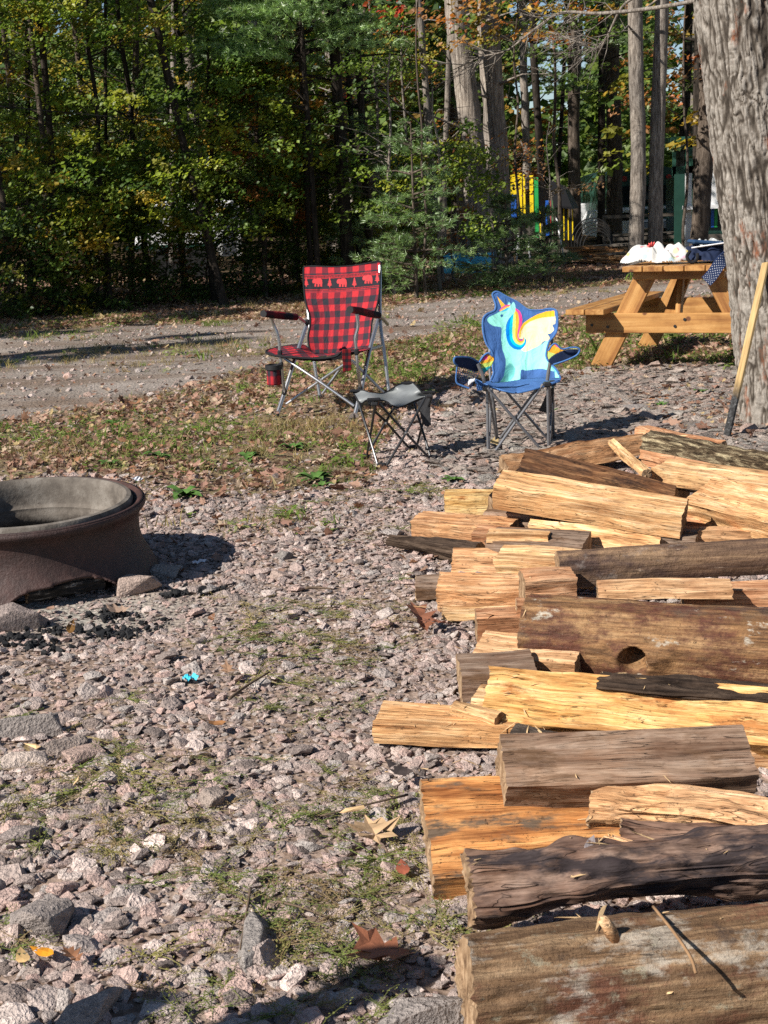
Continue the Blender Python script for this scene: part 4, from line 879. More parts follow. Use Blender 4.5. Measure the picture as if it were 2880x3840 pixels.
def redcol(x, y):
    u = (x-edgeL(y))/(edgeR(y)-edgeL(y)); tilt = (u-.5)*-34+np.where(np.abs(u-.5) < .6, 26*(1-(2*u-1)**2)*.35, 0); yy = y-tilt
    v = (yy-195)/690; c = plaid(u, v); bnd = (yy > 258) & (yy < 382)
    c[bnd] = (.022, .02, .026)
    tooth = (yy > 266) & (yy < 284) & ((np.floor(x/5) % 2) == 0); c[tooth] = RC_
    for a, b_ in ((258, 263), (282, 286), (368, 372), (379, 384)): c[(yy > a) & (yy < b_)] = RC_
    for p, cl_ in art: c[inpoly(x, y, p) & bnd] = cl_
    c[(y > 388) & (yy < 395) & (yy > 388)] = (.3, .03, .04)
    return c
backp = [(495, 212), (560, 203), (700, 209), (850, 203), (970, 186), (1060, 168), (1085, 168), (1093, 180), (1090, 300), (1082, 420), (1062, 520), (1030, 620), (1018, 720), (1012, 800), (985, 838), (800, 868), (700, 892), (600, 890), (552, 882), (538, 830), (530, 760), (545, 660), (545, 590), (515, 500), (500, 400), (495, 300)]
def yb(x, y):
    u = np.clip((x-edgeL(y))/(edgeR(y)-edgeL(y)), 0, 1); v = np.clip((y-190)/690, 0, 1)
    P = np.stack([x/90, y/120, x*0], 1)
    return (9.83-.15*u)*(1-v) + v*(9.42-.12*u) + .06*(1-(2*u-1)**2)*(.3+v*.7) + .007*fbm(P*.7, 2, 8)*(.4+v)
fabric('backrest', pc, o0, Z1, backp, yb, redcol, FAB, 2.2)
outline('back_piping', pc, o0, Z1, [(495, 212), (560, 203), (700, 209), (850, 203), (970, 186), (1060, 166), (1090, 168), (1095, 182), (1090, 300), (1082, 420), (1062, 520), (1030, 620), (1018, 720), (1010, 800)], yb, .006, BLKF, False)
outline('back_piping', pc, o0, Z1, [(495, 212), (494, 300), (500, 400), (515, 500), (543, 590), (545, 660), (529, 760), (538, 830), (550, 882)], yb, .006, BLKF, False)
seatp = [(205, 862), (290, 838), (400, 822), (470, 812), (520, 822), (560, 868), (640, 884), (740, 878), (820, 850), (920, 838), (1005, 826), (1000, 850), (900, 868), (830, 872), (770, 885), (700, 900), (560, 910), (400, 908), (280, 898), (215, 882)]
def ys(x, y):
    f = np.interp(x, [205, 450, 560, 800, 1010], [910, 912, 912, 880, 858]); b_ = np.interp(x, [205, 450, 560, 800, 1010], [858, 812, 868, 850, 824])
    return 8.80-.00022*(x-205)+.62*np.clip((f-y)/(f-b_+12), 0, 1)
def seatcol(x, y): 
    d = (ys(x, y)-8.6)/.62; return plaid((x-200)/800+d*.12, d, 13, 11)
fabric('seat', pc, o0, Z1, seatp, ys, seatcol, FAB, 3.)
outline('seat_piping', pc, o0, Z1, [(470, 812), (380, 823), (290, 838), (215, 858), (204, 868), (215, 884), (300, 902), (450, 916), (620, 922), (740, 905), (800, 870), (860, 862), (960, 850)], ys, .008, BLKF, False)
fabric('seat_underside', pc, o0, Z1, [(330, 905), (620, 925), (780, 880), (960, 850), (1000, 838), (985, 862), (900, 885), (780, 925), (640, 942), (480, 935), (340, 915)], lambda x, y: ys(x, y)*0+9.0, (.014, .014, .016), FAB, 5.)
for pts, cpt in ((([(190, 572, 8.78), (250, 580, 8.86), (345, 590, 8.95), (440, 600, 9.02)]), (190, 572)), (([(862, 540, 8.52), (930, 552, 8.66), (1010, 572, 8.82), (1078, 585, 8.95)]), (862, 540))):
    b = MB(); b.org = o0; b.tube([Z1(*p) for p in pts], [.020, .0235, .0235, .021], 14, 0, True, 6); V = np.concatenate(b.v)
    cc = plaid((V[:, 0]+1)*9, (V[:, 2])*22, 2, 1)*.6
    obj('armrest', raw_mesh('armrest', V, b.f, FAB, None, True, cc, 60), pc)
    b = MB(); b.org = o0; p0 = Z1(*pts[0]); b.tube([p0+[-.004, -.012, 0], p0+[.0, .004, 0]], .018, 12); b.build('arm_cap', ALU, pc)
    b = MB(); b.org = o0; b.tube([p0+[-.006, -.014, 0], p0+[-.003, -.006, 0]], .0215, 12); b.build('arm_cap', BLKP, pc)
for p in ((285, 1375, 8.84), (893, 1362, 8.6), (625, 1232, 9.60), (1158, 1182, 9.42)):
    q = Z1(*p); blob('foot', pc, o0, (q[0], q[1], .012), (.034, .04, .026), BLKP)
for p in ((345, 1180, 8.93), (310, 880, 8.87), (905, 870, 8.62), (935, 1160, 8.68), (522, 640, 9.28), (1078, 610, 9.1)):
    q = Z1(*p); blob('joint', pc, o0, q, (.03, .035, .04), BLKP)
b = MB(); b.org = o0; q = Z1(886, 1385, 8.52); b.tube([q+[0, -.004, 0], q+[0, .006, 0]], .033, 20); b.build('mud_disc', plain('mud_disc_plastic', (.20, .165, .15), .7), pc)
b = MB(); b.org = o0; b.box(q+[0, -.006, 0], (.052, .004, .004)); b.box(q+[0, -.0065, 0], (.004, .004, .052)); b.build('disc_rib', BLKP, pc)
q = Z1(262, 985, 8.74); b = MB(); b.lathe([(.044, -.018), (.054, -.016), (.054, .012), (.047, .014), (.047, -.018)], q-o0, 24); b.build('cup_ring', BLKP, pc)
b = MB(); b.lathe([(.044, -.01), (.046, -.06), (.043, -.105), (.03, -.112), (.002, -.112)], q-o0, 24); V = np.concatenate(b.v); a_ = np.arctan2(V[:, 1]-(q-o0)[1], V[:, 0]-(q-o0)[0])
b2 = MB(); b2.lathe([(.045, -.01-.01*i-.0) for i in range(11)]+[(.03, -.112), (.002, -.112)], q-o0, 48); V = np.concatenate(b2.v); a_ = np.arctan2(V[:, 1]-(q-o0)[1], V[:, 0]-(q-o0)[0])
obj('cup_holder', raw_mesh('cup_holder', V, b2.f, FAB, None, True, plaid((a_+PI)/(2*PI), (V[:, 2]-V[:, 2].min())*9, 12, 2)), pc)
blob('cup_bracket', pc, o0, Z1(318, 970, 8.84), (.03, .06, .03), BLKP)
fabric('strap', pc, o0, Z1, [(796, 850), (862, 850), (868, 1010), (845, 1018), (800, 1028)], lambda x, y: x*0+8.60, lambda x, y: plaid((x-790)/80*.5, (y-850)/170*.5, 6, 14)*.5, FAB, 4., k=0, thick=.012)

# ---- small blue chair with a winged unicorn print
Z2 = Wz(0, .4822, 1600, 1000)
o0 = G(1950, 1690); o0[2] = 0
kc = thing('child_chair', o0, 'small blue folding chair with a rainbow maned winged unicorn on its back', 'chair')
kb = [(535, 195), (560, 198), (620, 232), (700, 272), (745, 305), (790, 334), (850, 340), (900, 336), (945, 328), (985, 330), (1012, 350), (1018, 420), (1010, 500), (985, 545), (955, 580), (935, 640), (930, 700), (955, 745), (1000, 790), (1030, 830), (1034, 880), (860, 876), (700, 896), (510, 918), (470, 905), (500, 880), (520, 830), (515, 780), (515, 700), (500, 650), (465, 600), (446, 540), (436, 470), (440, 405), (465, 372), (500, 355), (530, 338), (537, 300), (524, 255), (512, 215)]
AQ, TL, BL_ = (.30, .78, .66), (.14, .50, .46), (.055, .135, .34)
Lm = crom([(672, 365), (640, 410), (620, 470), (618, 540), (640, 605), (690, 642), (740, 640), (772, 595), (762, 548)], 6)
Rm = crom([(688, 322), (725, 350), (742, 400), (738, 450), (722, 500), (712, 535), (722, 562), (742, 570), (755, 545)], 6)
def band(i, n=5):
    a, b_ = i/n, (i+1)/n; P = Lm+(Rm-Lm)*a; Q = Lm+(Rm-Lm)*b_; return np.vstack([P, Q[::-1]])
MC = [(.0, .22, .70), (.0, .52, .72), (.62, .78, .20), (.90, .38, .03), (.88, .06, .28)]
head = closed([(470, 412), (490, 390), (530, 372), (560, 355), (600, 335), (640, 312), (660, 292), (675, 275), (688, 300), (690, 340), (672, 372), (640, 405), (620, 445), (615, 480), (618, 540), (640, 600), (680, 640), (740, 645), (860, 625), (945, 570), (936, 640), (932, 700), (955, 745), (985, 775), (1005, 815), (900, 795), (830, 800), (770, 808), (735, 802), (728, 850), (720, 880), (655, 890), (640, 905), (590, 905), (550, 918), (510, 918), (515, 905), (570, 895), (600, 850), (610, 790), (615, 740), (605, 690), (588, 640), (580, 560), (582, 480), (560, 468), (520, 462), (485, 440)], 3)
wing = closed([(718, 560), (722, 500), (760, 450), (800, 420), (850, 395), (900, 380), (992, 372), (1000, 440), (978, 455), (990, 490), (965, 520), (940, 525), (957, 550), (945, 575), (910, 580), (880, 610), (820, 640), (765, 662), (735, 640), (770, 600), (768, 560)], 3)
wtop = [(716, 550), (720, 490), (750, 440), (800, 405), (860, 372), (930, 348), (994, 342), (996, 388), (900, 397), (850, 410), (800, 430), (762, 458), (735, 500), (728, 555)]
el = lambda cx, cy, a, b_: [(cx+a*math.cos(q), cy+b_*math.sin(q)) for q in np.linspace(0, 6.28, 20)]
lay = [(head, AQ), ([(610, 790), (640, 752), (665, 760), (690, 795), (680, 850), (650, 890), (570, 898), (600, 850)], TL), ([(940, 745), (1005, 800), (1034, 870), (1000, 870), (995, 815)], TL), ([(1000, 815), (1030, 850), (1020, 878), (1003, 870)], AQ),
 ([(628, 298), (638, 270), (652, 290), (648, 305)], AQ), (wing, (.86, .78, .44)), (wtop, (.93, .45, .03))]+[(band(i), MC[i]) for i in range(5)]+[
 ([(545, 228), (583, 322), (608, 298)], (.93, .50, .05)), ([(562, 346), (585, 315), (612, 298), (650, 296), (640, 318), (600, 344)], (.86, .1, .26)), ([(564, 348), (590, 328), (620, 310), (648, 305), (638, 325), (605, 345)], (.93, .5, .05)), ([(565, 350), (595, 338), (625, 320), (645, 315), (625, 340), (590, 352)], (.05, .5, .75)),
 ([(652, 345), (660, 300), (676, 274), (690, 305), (688, 350), (668, 375)], AQ), (el(583, 382, 10, 12), (.03, .12, .3)), ([(590, 380), (600, 366), (592, 388)], (.03, .12, .3))]
def yk(x, y):
    v = np.clip((y-195)/700, 0, 1); u = np.clip((x-440)/570, 0, 1); P = np.stack([x/60, y/110, x*0], 1)
    return 7.72*(1-v)+7.52*v + .05*(1-(2*u-1)**2)*(.4+.6*v) + .006*fbm(P*.7, 2, 4)*(.5+v*1.2) + .006*np.sin((x-500)/28+y/90)*np.clip((y-560)/300, 0, 1)
fabric('backrest', kc, o0, Z2, kb, yk, paint(BL_, lay), FAB, 2.6)
outline('back_piping', kc, o0, Z2, kb[:20], yk, .0055, BPIPE, False); outline('back_piping', kc, o0, Z2, kb[25:]+kb[:2], yk, .0055, BPIPE, False)
ks = [(380, 878), (450, 900), (500, 885), (510, 905), (600, 900), (700, 884), (860, 866), (960, 868), (1036, 868), (1030, 892), (930, 922), (880, 938), (780, 965), (700, 980), (640, 976), (540, 952), (450, 922), (390, 900)]
def yks(x, y):
    f = np.interp(x, [380, 540, 700, 880, 1036], [900, 955, 982, 940, 895]); b_ = np.interp(x, [380, 510, 700, 860, 1036], [872, 895, 884, 862, 862])
    return 7.18+.36*np.clip((f-y)/(f-b_+1), 0, 1)
fabric('seat', kc, o0, Z2, ks, yks, BL_, FAB, 4.)
outline('seat_piping', kc, o0, Z2, [(382, 880), (450, 912), (540, 950), (640, 974), (700, 980), (780, 966), (880, 938), (960, 915), (1032, 890)], yks, .0055, BPIPE, False)
fabric('seat_corner', kc, o0, Z2, [(385, 880), (440, 912), (470, 940), (462, 955), (430, 962), (395, 965), (388, 930)], lambda x, y: x*0+7.2, BL_, FAB, 5.)
bars(kc, o0, Z2, STEEL, [
 ('front_leg', [(470, 945, 7.22), (478, 1458, 7.20)]), ('front_leg', [(942, 920, 7.2), (948, 1425, 7.22)]),
 ('cross_bar', [(475, 945, 7.17), (700, 1205, 7.18), (900, 1432, 7.2)]), ('cross_bar', [(905, 915, 7.19), (700, 1195, 7.2), (512, 1465, 7.18)]),
 ('back_leg', [(505, 935, 7.5), (530, 1150, 7.55), (550, 1358, 7.6)]), ('back_leg', [(980, 925, 7.5), (986, 1350, 7.58)]),
 ('cross_bar', [(615, 965, 7.5), (940, 1342, 7.58)], .007), ('cross_bar', [(870, 930, 7.48), (560, 1350, 7.6)], .007), ('side_bar', [(478, 960, 7.24), (545, 1340, 7.58)], .007), ('side_bar', [(505, 940, 7.5), (482, 1440, 7.22)], .007),
 ('side_bar', [(952, 930, 7.22), (984, 1345, 7.57)], .007), ('side_bar', [(982, 930, 7.5), (950, 1420, 7.22)], .007),
 ('arm_post', [(447, 905, 7.2), (435, 840, 7.2), (412, 790, 7.2), (398, 755, 7.2)], .0095), ('arm_post', [(938, 885, 7.2), (950, 800, 7.2), (965, 735, 7.2), (1003, 703, 7.22)], .0095),
 ('back_post', [(505, 940, 7.52), (492, 800, 7.6), (491, 600, 7.68)], .008), ('back_post', [(985, 935, 7.52), (978, 800, 7.62), (975, 560, 7.72)], .008)], .0078)
def flat(y0): return lambda x, y: x*0+y0
fabric('arm_flap', kc, o0, Z2, [(213, 718), (235, 703), (330, 705), (385, 735), (415, 762), (405, 800), (380, 815), (300, 790), (240, 772), (218, 750)], lambda x, y: 7.12+(x-213)/200*.12, (.018, .03, .075), FAB, 5., thick=.008)
outline('arm_piping', kc, o0, Z2, [(240, 772), (216, 748), (213, 718), (235, 703), (330, 705), (390, 735), (416, 762)], lambda x, y: 7.115+(x-213)/200*.12, .005, BPIPE, False)
rb = lambda px_, py_: [([(px_+q[0], py_+q[1]) for q in p], c_) for p, c_ in ()]
fabric('arm_sleeve', kc, o0, Z2, [(418, 745), (440, 700), (480, 680), (522, 706), (505, 770), (460, 820), (440, 842), (428, 800)], lambda x, y: 7.24+(y*0), paint((.88, .42, .04), [([(400, 690), (480, 690), (470, 720), (420, 735)], (.85, .08, .3)), ([(415, 760), (520, 730), (525, 780), (430, 800)], (.55, .72, .15)), ([(420, 795), (520, 765), (480, 850), (430, 850)], (.03, .45, .5))]), FAB, 4., thick=.006)
outline('arm_piping', kc, o0, Z2, [(412, 742), (445, 692), (482, 672), (512, 695)], flat(7.235), .006, BPIPE, False)
fabric('arm_flap', kc, o0, Z2, [(950, 728), (985, 692), (1060, 656), (1120, 642), (1185, 645), (1190, 655), (1165, 690), (1080, 730), (990, 762), (958, 748)], lambda x, y: 7.16+(x-950)/240*.02, (.018, .03, .075), FAB, 5., thick=.008)
fabric('arm_sleeve', kc, o0, Z2, [(945, 700), (946, 655), (975, 612), (1005, 600), (1052, 640), (1120, 630), (1165, 630), (1186, 648), (1100, 644), (1050, 658), (985, 690), (955, 722)], flat(7.28), paint((.90, .42, .04), [([(980, 590), (1040, 600), (1060, 640), (1010, 625)], (.86, .08, .3)), ([(940, 660), (1010, 680), (960, 730), (940, 720)], (.6, .75, .2)), ([(1060, 620), (1200, 620), (1190, 660), (1060, 655)], (.75, .75, .25))]), FAB, 4., thick=.006)
outline('arm_piping', kc, o0, Z2, [(945, 655), (975, 612), (1005, 600), (1052, 640), (1120, 630), (1170, 630), (1190, 650), (1165, 690), (1080, 730), (985, 762)], flat(7.15), .005, BPIPE, False)
# mesh cup pocket: a net of thin cords
b = MB(); b.org = o0
for i in range(11):
    u = i/10; b.tube([Z2(240+u*170, 772+u*55, 7.15), Z2(232+u*130, 850+u*40, 7.15), Z2(236+u*110, 905+u*40, 7.16)], .0012, 4)
for i in range(8):
    u = i/7; b.tube([Z2(240-u*6, 775+u*130, 7.15), Z2(410-u*62, 830+u*115, 7.16)], .0012, 4)
b.build('mesh_pocket', NAVY, kc)
outline('pocket_edge', kc, o0, Z2, [(236, 780), (230, 890), (262, 920), (330, 946)], flat(7.15), .005, BPIPE, False)
fabric('care_label', kc, o0, Z2, [(330, 878), (378, 868), (372, 890), (345, 905), (325, 930), (322, 900)], flat(7.13), (.7, .7, .72), FAB, 5., k=0)
fabric('hanging_flap', kc, o0, Z2, [(945, 950), (990, 940), (985, 1050), (975, 1135), (930, 1140), (870, 1118), (905, 1050)], flat(7.42), (.07, .065, .06), FAB, 5., k=0)
for p in ((478, 1460, 7.2), (512, 1468, 7.18), (948, 1428, 7.22), (550, 1360, 7.6), (986, 1350, 7.58), (905, 1432, 7.2)):
    q = Z2(*p); blob('foot', kc, o0, (q[0], q[1], max(.012, q[2])), (.026, .028, .022), BLKP)
for p in ((462, 945, 7.2), (935, 915, 7.2), (975, 905, 7.3)): blob('joint', kc, o0, Z2(*p), (.04, .04, .026), BLKP)
for p in ((700, 1200, 7.17), (475, 945, 7.16)): blob('rivet', kc, o0, Z2(*p)+[0, -.009, 0], (.007, .007, .007), ALU)

# ---- grey folding stool
o0 = G(1470, 1740); o0[2] = 0
st = thing('footstool', o0, 'small folding stool with grey sling seat on crossed black legs', 'stool')
GREYF = plain('grey_sling', (.19, .20, .20), .45, .5, 0, .12, 30)
cn = np.array([(880, 1180, 7.30), (1040, 1246, 6.98), (1508, 1188, 7.12), (1300, 1110, 7.44), (1170, 1290, 7.02), (1150, 1180, 7.42), (1430, 1210, 7.28), (930, 1260, 7.12)])
def yst(x, y):
    d = 1/((x[:, None]-cn[:, 0])**2+(2.2*(y[:, None]-cn[:, 1]))**2+900); return (d*cn[:, 2]).sum(1)/d.sum(1)
sp_ = [(878, 1178), (905, 1168), (960, 1170), (1010, 1188), (1100, 1194), (1150, 1176), (1190, 1152), (1240, 1122), (1330, 1108), (1362, 1126), (1400, 1168), (1430, 1188), (1512, 1176), (1502, 1200), (1425, 1226), (1350, 1256), (1245, 1300), (1180, 1285), (1140, 1256), (1060, 1243), (990, 1243), (942, 1270), (905, 1225)]
fabric('seat', st, o0, Z1, sp_, yst, (1, 1, 1), GREYF, 5.); outline('seat_hem', st, o0, Z1, sp_, yst, .004, BLKF)
for p in ((905, 1178, 7.28), (1040, 1246, 6.97), (1470, 1190, 7.12), (1300, 1118, 7.42)): blob('corner_cap', st, o0, Z1(*p)+[0, 0, .004], (.065, .04, .012), BLKF)
bars(st, o0, Z1, BLKT, [('leg', [(912, 1235, 7.26), (1000, 1510, 7.1), (1082, 1785, 6.98)]), ('leg', [(1440, 1225, 7.1), (1290, 1500, 7.02), (1128, 1775, 6.96)]), ('leg', [(1085, 1275, 6.98), (1290, 1500, 7.05), (1492, 1718, 7.12)]), ('leg', [(1052, 1280, 6.99), (1020, 1480, 7.1), (985, 1688, 7.24)]),
 ('leg', [(1200, 1300, 7.4), (1120, 1440, 7.32), (1005, 1640, 7.28)]), ('leg', [(1045, 1330, 7.3), (1140, 1420, 7.35), (1325, 1630, 7.45)]), ('leg', [(1350, 1260, 7.4), (1425, 1500, 7.25), (1488, 1712, 7.14)]), ('leg', [(1490, 1225, 7.14), (1430, 1400, 7.3), (1370, 1620, 7.44)])], .0065)
for p in ((1100, 1790, 6.97), (972, 1695, 7.24), (1505, 1722, 7.13), (1345, 1632, 7.46)):
    q = Z1(*p); blob('foot', st, o0, (q[0], q[1], .011), (.045, .03, .022), BLKP)
for p in ((1045, 1275, 6.96), (1472, 1215, 7.1), (1290, 1500, 7.0), (1135, 1425, 7.3)): blob('joint', st, o0, Z1(*p), (.035 if p[1] < 1300 else .012, .02, .018 if p[1] < 1300 else .012), BLKP if p[1] < 1300 else ALU)
fabric('side_pocket', st, o0, Z1, [(1375, 1262), (1478, 1212), (1484, 1440), (1458, 1456), (1425, 1432), (1400, 1350)], flat(7.2), (.045, .045, .048), FAB, 5., k=0)

# ================================================================== PICNIC TABLE
t = NT('stained_pine'); v = t.coord('Object', (1, 1, 1), 9); v2 = t.coord('Object', (1, 1, 1), 9)
g_ = t.n('Attribute'); g_.attribute_name = 'grain'; mp = t.n('Mapping'); mp.inputs['Scale'].default_value = (1.5, 28, 28); t.l(g_.outputs['Vector'], mp.inputs[0])
n = t.noise(mp.outputs[0], 1, 5, .6, .4); c = t.ramp(n, [(.3, (.25, .105, .03)), (.5, (.40, .20, .06)), (.7, (.50, .28, .10))])
kn = t.vor(v2, 6.5, 'Distance'); c = t.mix(c, (.13, .05, .02), t.ramp(kn, [(.09, (1, 1, 1)), (.15, (0, 0, 0))])); c = t.mix(c, t.ramp(t.noise(v2, 5, 5, .65), [(.35, (.72, .66, .6)), (.6, (1.05, 1.05, 1.05))]), 1.0, 'MULTIPLY')
PINE = t.fin(c, .5, t.bump(n, .2, .004), .35)
tb_dark = None
psi = math.radians(25); ax = np.array([math.cos(psi), -math.sin(psi), 0]); ay = np.array([math.sin(psi), math.cos(psi), 0])
OT = np.array([2.12, 10.2, 0]); tb = thing('picnic_table', OT, 'orange stained wooden picnic table standing behind the big tree', 'table', None, -psi)
def board(name, a, b_, wd, th, nrm=(0, 0, 1), par=None, knots=0, sd=0, M_=None):
    a, b_ = np.array(a, float), np.array(b_, float); L = np.linalg.norm(b_-a); x = (b_-a)/L; z = np.array(nrm, float); z -= x*(z@x); z /= np.linalg.norm(z); y = np.cross(z, x); c_ = (a+b_)/2
    bb = MB(); bb.box((0, 0, 0), (L, wd, th), None, 0, .004); V = np.concatenate(bb.v)
    me = raw_mesh(name, V@np.stack([x, y, z], 0)+c_, bb.f, M_ or PINE, None, False)
    at = me.attributes.new('grain', 'FLOAT_VECTOR', 'POINT'); at.data.foreach_set('vector', (V+[sd*1.3, sd*.37, sd*.71]).astype(np.float32).ravel())
    return obj(name, me, par or tb)
for i in range(5): board('top_board', (-.30+i*.15, 0, .742), (-.30+i*.15, 1.83, .742), .143, .040, sd=i)
for s in (-1, 1):
    for j in (0, 1): board('seat_board', (s*(.575+j*.148), -.02, .438), (s*(.575+j*.148), 1.81, .438), .141, .040, sd=7+s+j)
for k, y0 in enumerate((.16, 1.62)):
    sg = 1 if k == 0 else -1
    board('seat_beam', (-.69, y0, .345), (.69, y0, .345), .145, .038, (0, -sg, 0), sd=11+k)
    board('top_beam', (-.33, y0, .69), (.33, y0, .69), .062, .038, (0, -1, 0), sd=13+k)
    for s in (-1, 1): board('leg', (s*.60, y0+sg*.042, .0), (s*.235, y0+sg*.042, .715), .145, .038, (0, 1, 0), sd=15+k+s)
for x_ in (-.64, -.52, -.02, .05, .50, .62):
    b = MB(); b.tube([(x_, .160-.018, .345+.03*math.sin(x_*40)), (x_, .160-.026, .345+.03*math.sin(x_*40))], .011, 10); b.build('bolt', BLKT, tb)
for s in (-1, 1): board('brace', (.02*s-.0, .24 if s < 0 else 1.5, .36), (.06*s, .55 if s < 0 else 1.25, .715), .09, .038, (1, 0, 0), sd=19+s)
board('brace', (-.10, .30, .37), (-.04, .62, .70), .09, .038, (0, -1, 0), sd=23)
# ---- things on the table
def tloc(x, y, z): return OT+ax*x+ay*y+np.array([0, 0, z])
def lumpcloth(name, c_, dx, dy, hz, mat, label, cat, seed, n=96, col=None, rz=0):
    u = np.linspace(-1, 1, n); U, V_ = np.meshgrid(u, u, indexing='ij'); P = np.stack([U.ravel()*2.2, V_.ravel()*2.2, 0*U.ravel()], 1)
    r = np.sqrt(U**2+V_**2).ravel(); e = np.clip(1-r**2.4, 0, 1); ang = np.arctan2(V_, U).ravel(); fold = fbm(P+seed, 3, seed); rid = 1-np.abs(vn(P*1.6+seed*2, seed+1))*2
    h = hz*(e**.5)*(.62+.75*fold+.16*rid); sc = 1+.18*vn(np.stack([np.cos(ang)*2, np.sin(ang)*2, ang*0+seed], 1), seed)
    X_ = U.ravel()*dx/2*sc; Y_ = V_.ravel()*dy/2*sc; idx = np.arange(n*n).reshape(n, n)
    F = np.stack([idx[:-1, :-1], idx[1:, :-1], idx[1:, 1:], idx[:-1, 1:]], -1).reshape(-1, 4); F = F[(r[F] < .995).all(1)]
    o = obj(name, raw_mesh(name, np.stack([X_, Y_, h+.004], 1), F, mat, None, True), None, c_); o.rotation_euler = (0, 0, rz)
    return tag(o, label, cat)
t = NT('floral_fleece'); v = t.coord(); vc = t.vor(v, 16, 'Color'); vd = t.vor(v, 16, 'Distance'); sp3 = t.n('SeparateColor'); t.l(vc, sp3.inputs[0])
colr = t.ramp(sp3.outputs[0], [(0, (.62, .12, .16)), (.3, (.66, .52, .08)), (.55, (.32, .46, .52)), (.75, (.72, .35, .45)), (.9, (.55, .68, .30))], 'CONSTANT')
FLEECE = t.fin(t.mix((.56, .55, .52), colr, t.ramp(vd, [(.30, (.75, .75, .75)), (.42, (0, 0, 0))])), .95, t.bump(t.noise(v, 120, 3), .4, .004), .1)
lumpcloth('fleece_blanket', W(2470, 1008, 10.55)*[1, 1, 0]+[0, 0, .764], .52, .30, .13, FLEECE, 'crumpled white flowered fleece at the left end of the table', 'blanket', 5, rz=-.3)
b = MB(); q = W(2448, 930, 10.6); 
for i in range(14):
    a_ = i*2*PI/14; b.tube([q+[.02*math.cos(a_), .02*math.sin(a_)*.4, .02*math.sin(a_)], q+[.05*math.cos(a_), -.01, .045*math.sin(a_)]], [.014, .003], 5)
b.org = q; b.v = [x_-q for x_ in b.v]; 
tag(b.build('cloth_flower', plain('coral_cloth', (.85, .13, .12), .8, .2, 0, .3), None, True, None, q), 'coral pink cloth flower on top of the flowered fleece', 'flower')
bagp = W(2660, 1000, 10.5); bagp[2] = .764
bag = thing('backpack', bagp, 'navy blue bag with white piping slumped on the picnic table', 'bag')
lc = lumpcloth('bag_body', (0, 0, 0), .44, .34, .125, plain('navy_cloth', (.012, .02, .05), .8, .2, 0, .3, 25), None, None, 9); lc.parent = bag
b = MB(); b.box((.03, -.02, .135), (.36, .22, .03), [list(r_) for r_ in Matrix.Rotation(.1, 3, 'Y')], 0, .012); b.build('bag_lid', plain('navy_lid', (.02, .05, .11), .8, .2), bag)
b = MB(); b.tube([(-.16, -.135, .112), (0, -.14, .13), (.2, -.13, .15)], .006, 6, 0, True, 4); b.build('piping', plain('white_piping', (.8, .8, .8), .6), bag)
b = MB(); b.tube([(-.17, -.13, .09), (-.2, -.16, .05), (-.17, -.17, .01), (-.13, -.17, .03), (-.12, -.15, .07)], .012, 7, 0, True, 4); b.build('bag_loop', BLKF, bag)
lumpcloth('grey_jacket', W(2640, 985, 10.95)*[1, 1, 0]+[0, 0, .764], .42, .3, .17, plain('grey_white_cloth', (.42, .43, .42), .9, .1, 0, .5, 25), 'grey and white cloth heaped behind the navy bag', 'cloth', 12)
t = NT('dotted_strap'); uv = t.n('Attribute'); uv.attribute_name = 'grain'; mp = t.n('Mapping'); mp.inputs['Scale'].default_value = (62, 62, 62); mp.inputs['Rotation'].default_value = (0, 0, .785); t.l(uv.outputs['Vector'], mp.inputs[0])
fr = t.n('VectorMath', operation='FRACTION'); t.l(mp.outputs[0], fr.inputs[0]); sb = t.n('VectorMath', operation='SUBTRACT'); t.l(fr.outputs[0], sb.inputs[0]); sb.inputs[1].default_value = (.5, .5, 0)
sx = t.n('SeparateXYZ'); t.l(sb.outputs[0], sx.inputs[0]); dd = t.math('ADD', t.math('MULTIPLY', sx.outputs[0], sx.outputs[0]), t.math('MULTIPLY', sx.outputs[1], sx.outputs[1]))
DOT = t.fin(t.ramp(dd, [(.035, (.6, .62, .68)), (.05, (.018, .035, .10))]), .8)
Pst = [W(2735, 955, 10.1), W(2712, 975, 10.02), W(2690, 1003, 9.98), W(2668, 1035, 9.97), W(2648, 1056, 9.97)]; K = len(Pst)
V = []; UVs = []
Pc = crom(Pst, 6)
for i, p in enumerate(Pc):
    T_ = Pc[min(i+1, len(Pc)-1)]-Pc[max(i-1, 0)]; T_ /= np.linalg.norm(T_); N_ = np.cross(T_, [0, -1, 0]); N_ /= np.linalg.norm(N_)
    for s_ in (-1, 1): V.append(p+N_*.042*s_); UVs.append((i*.012, s_*.042, 0))
V = np.array(V); q = V.mean(0); me = raw_mesh('strap', V-q, [[2*i, 2*i+1, 2*i+3, 2*i+2] for i in range(len(Pc)-1)], DOT); at = me.attributes.new('grain', 'FLOAT_VECTOR', 'POINT'); at.data.foreach_set('vector', np.array(UVs, np.float32).ravel())
o = tag(obj('dotted_strap', me, None, q), 'navy strap with white dots hanging over the table edge', 'strap'); md = o.modifiers.new('t', 'SOLIDIFY'); md.thickness = .012

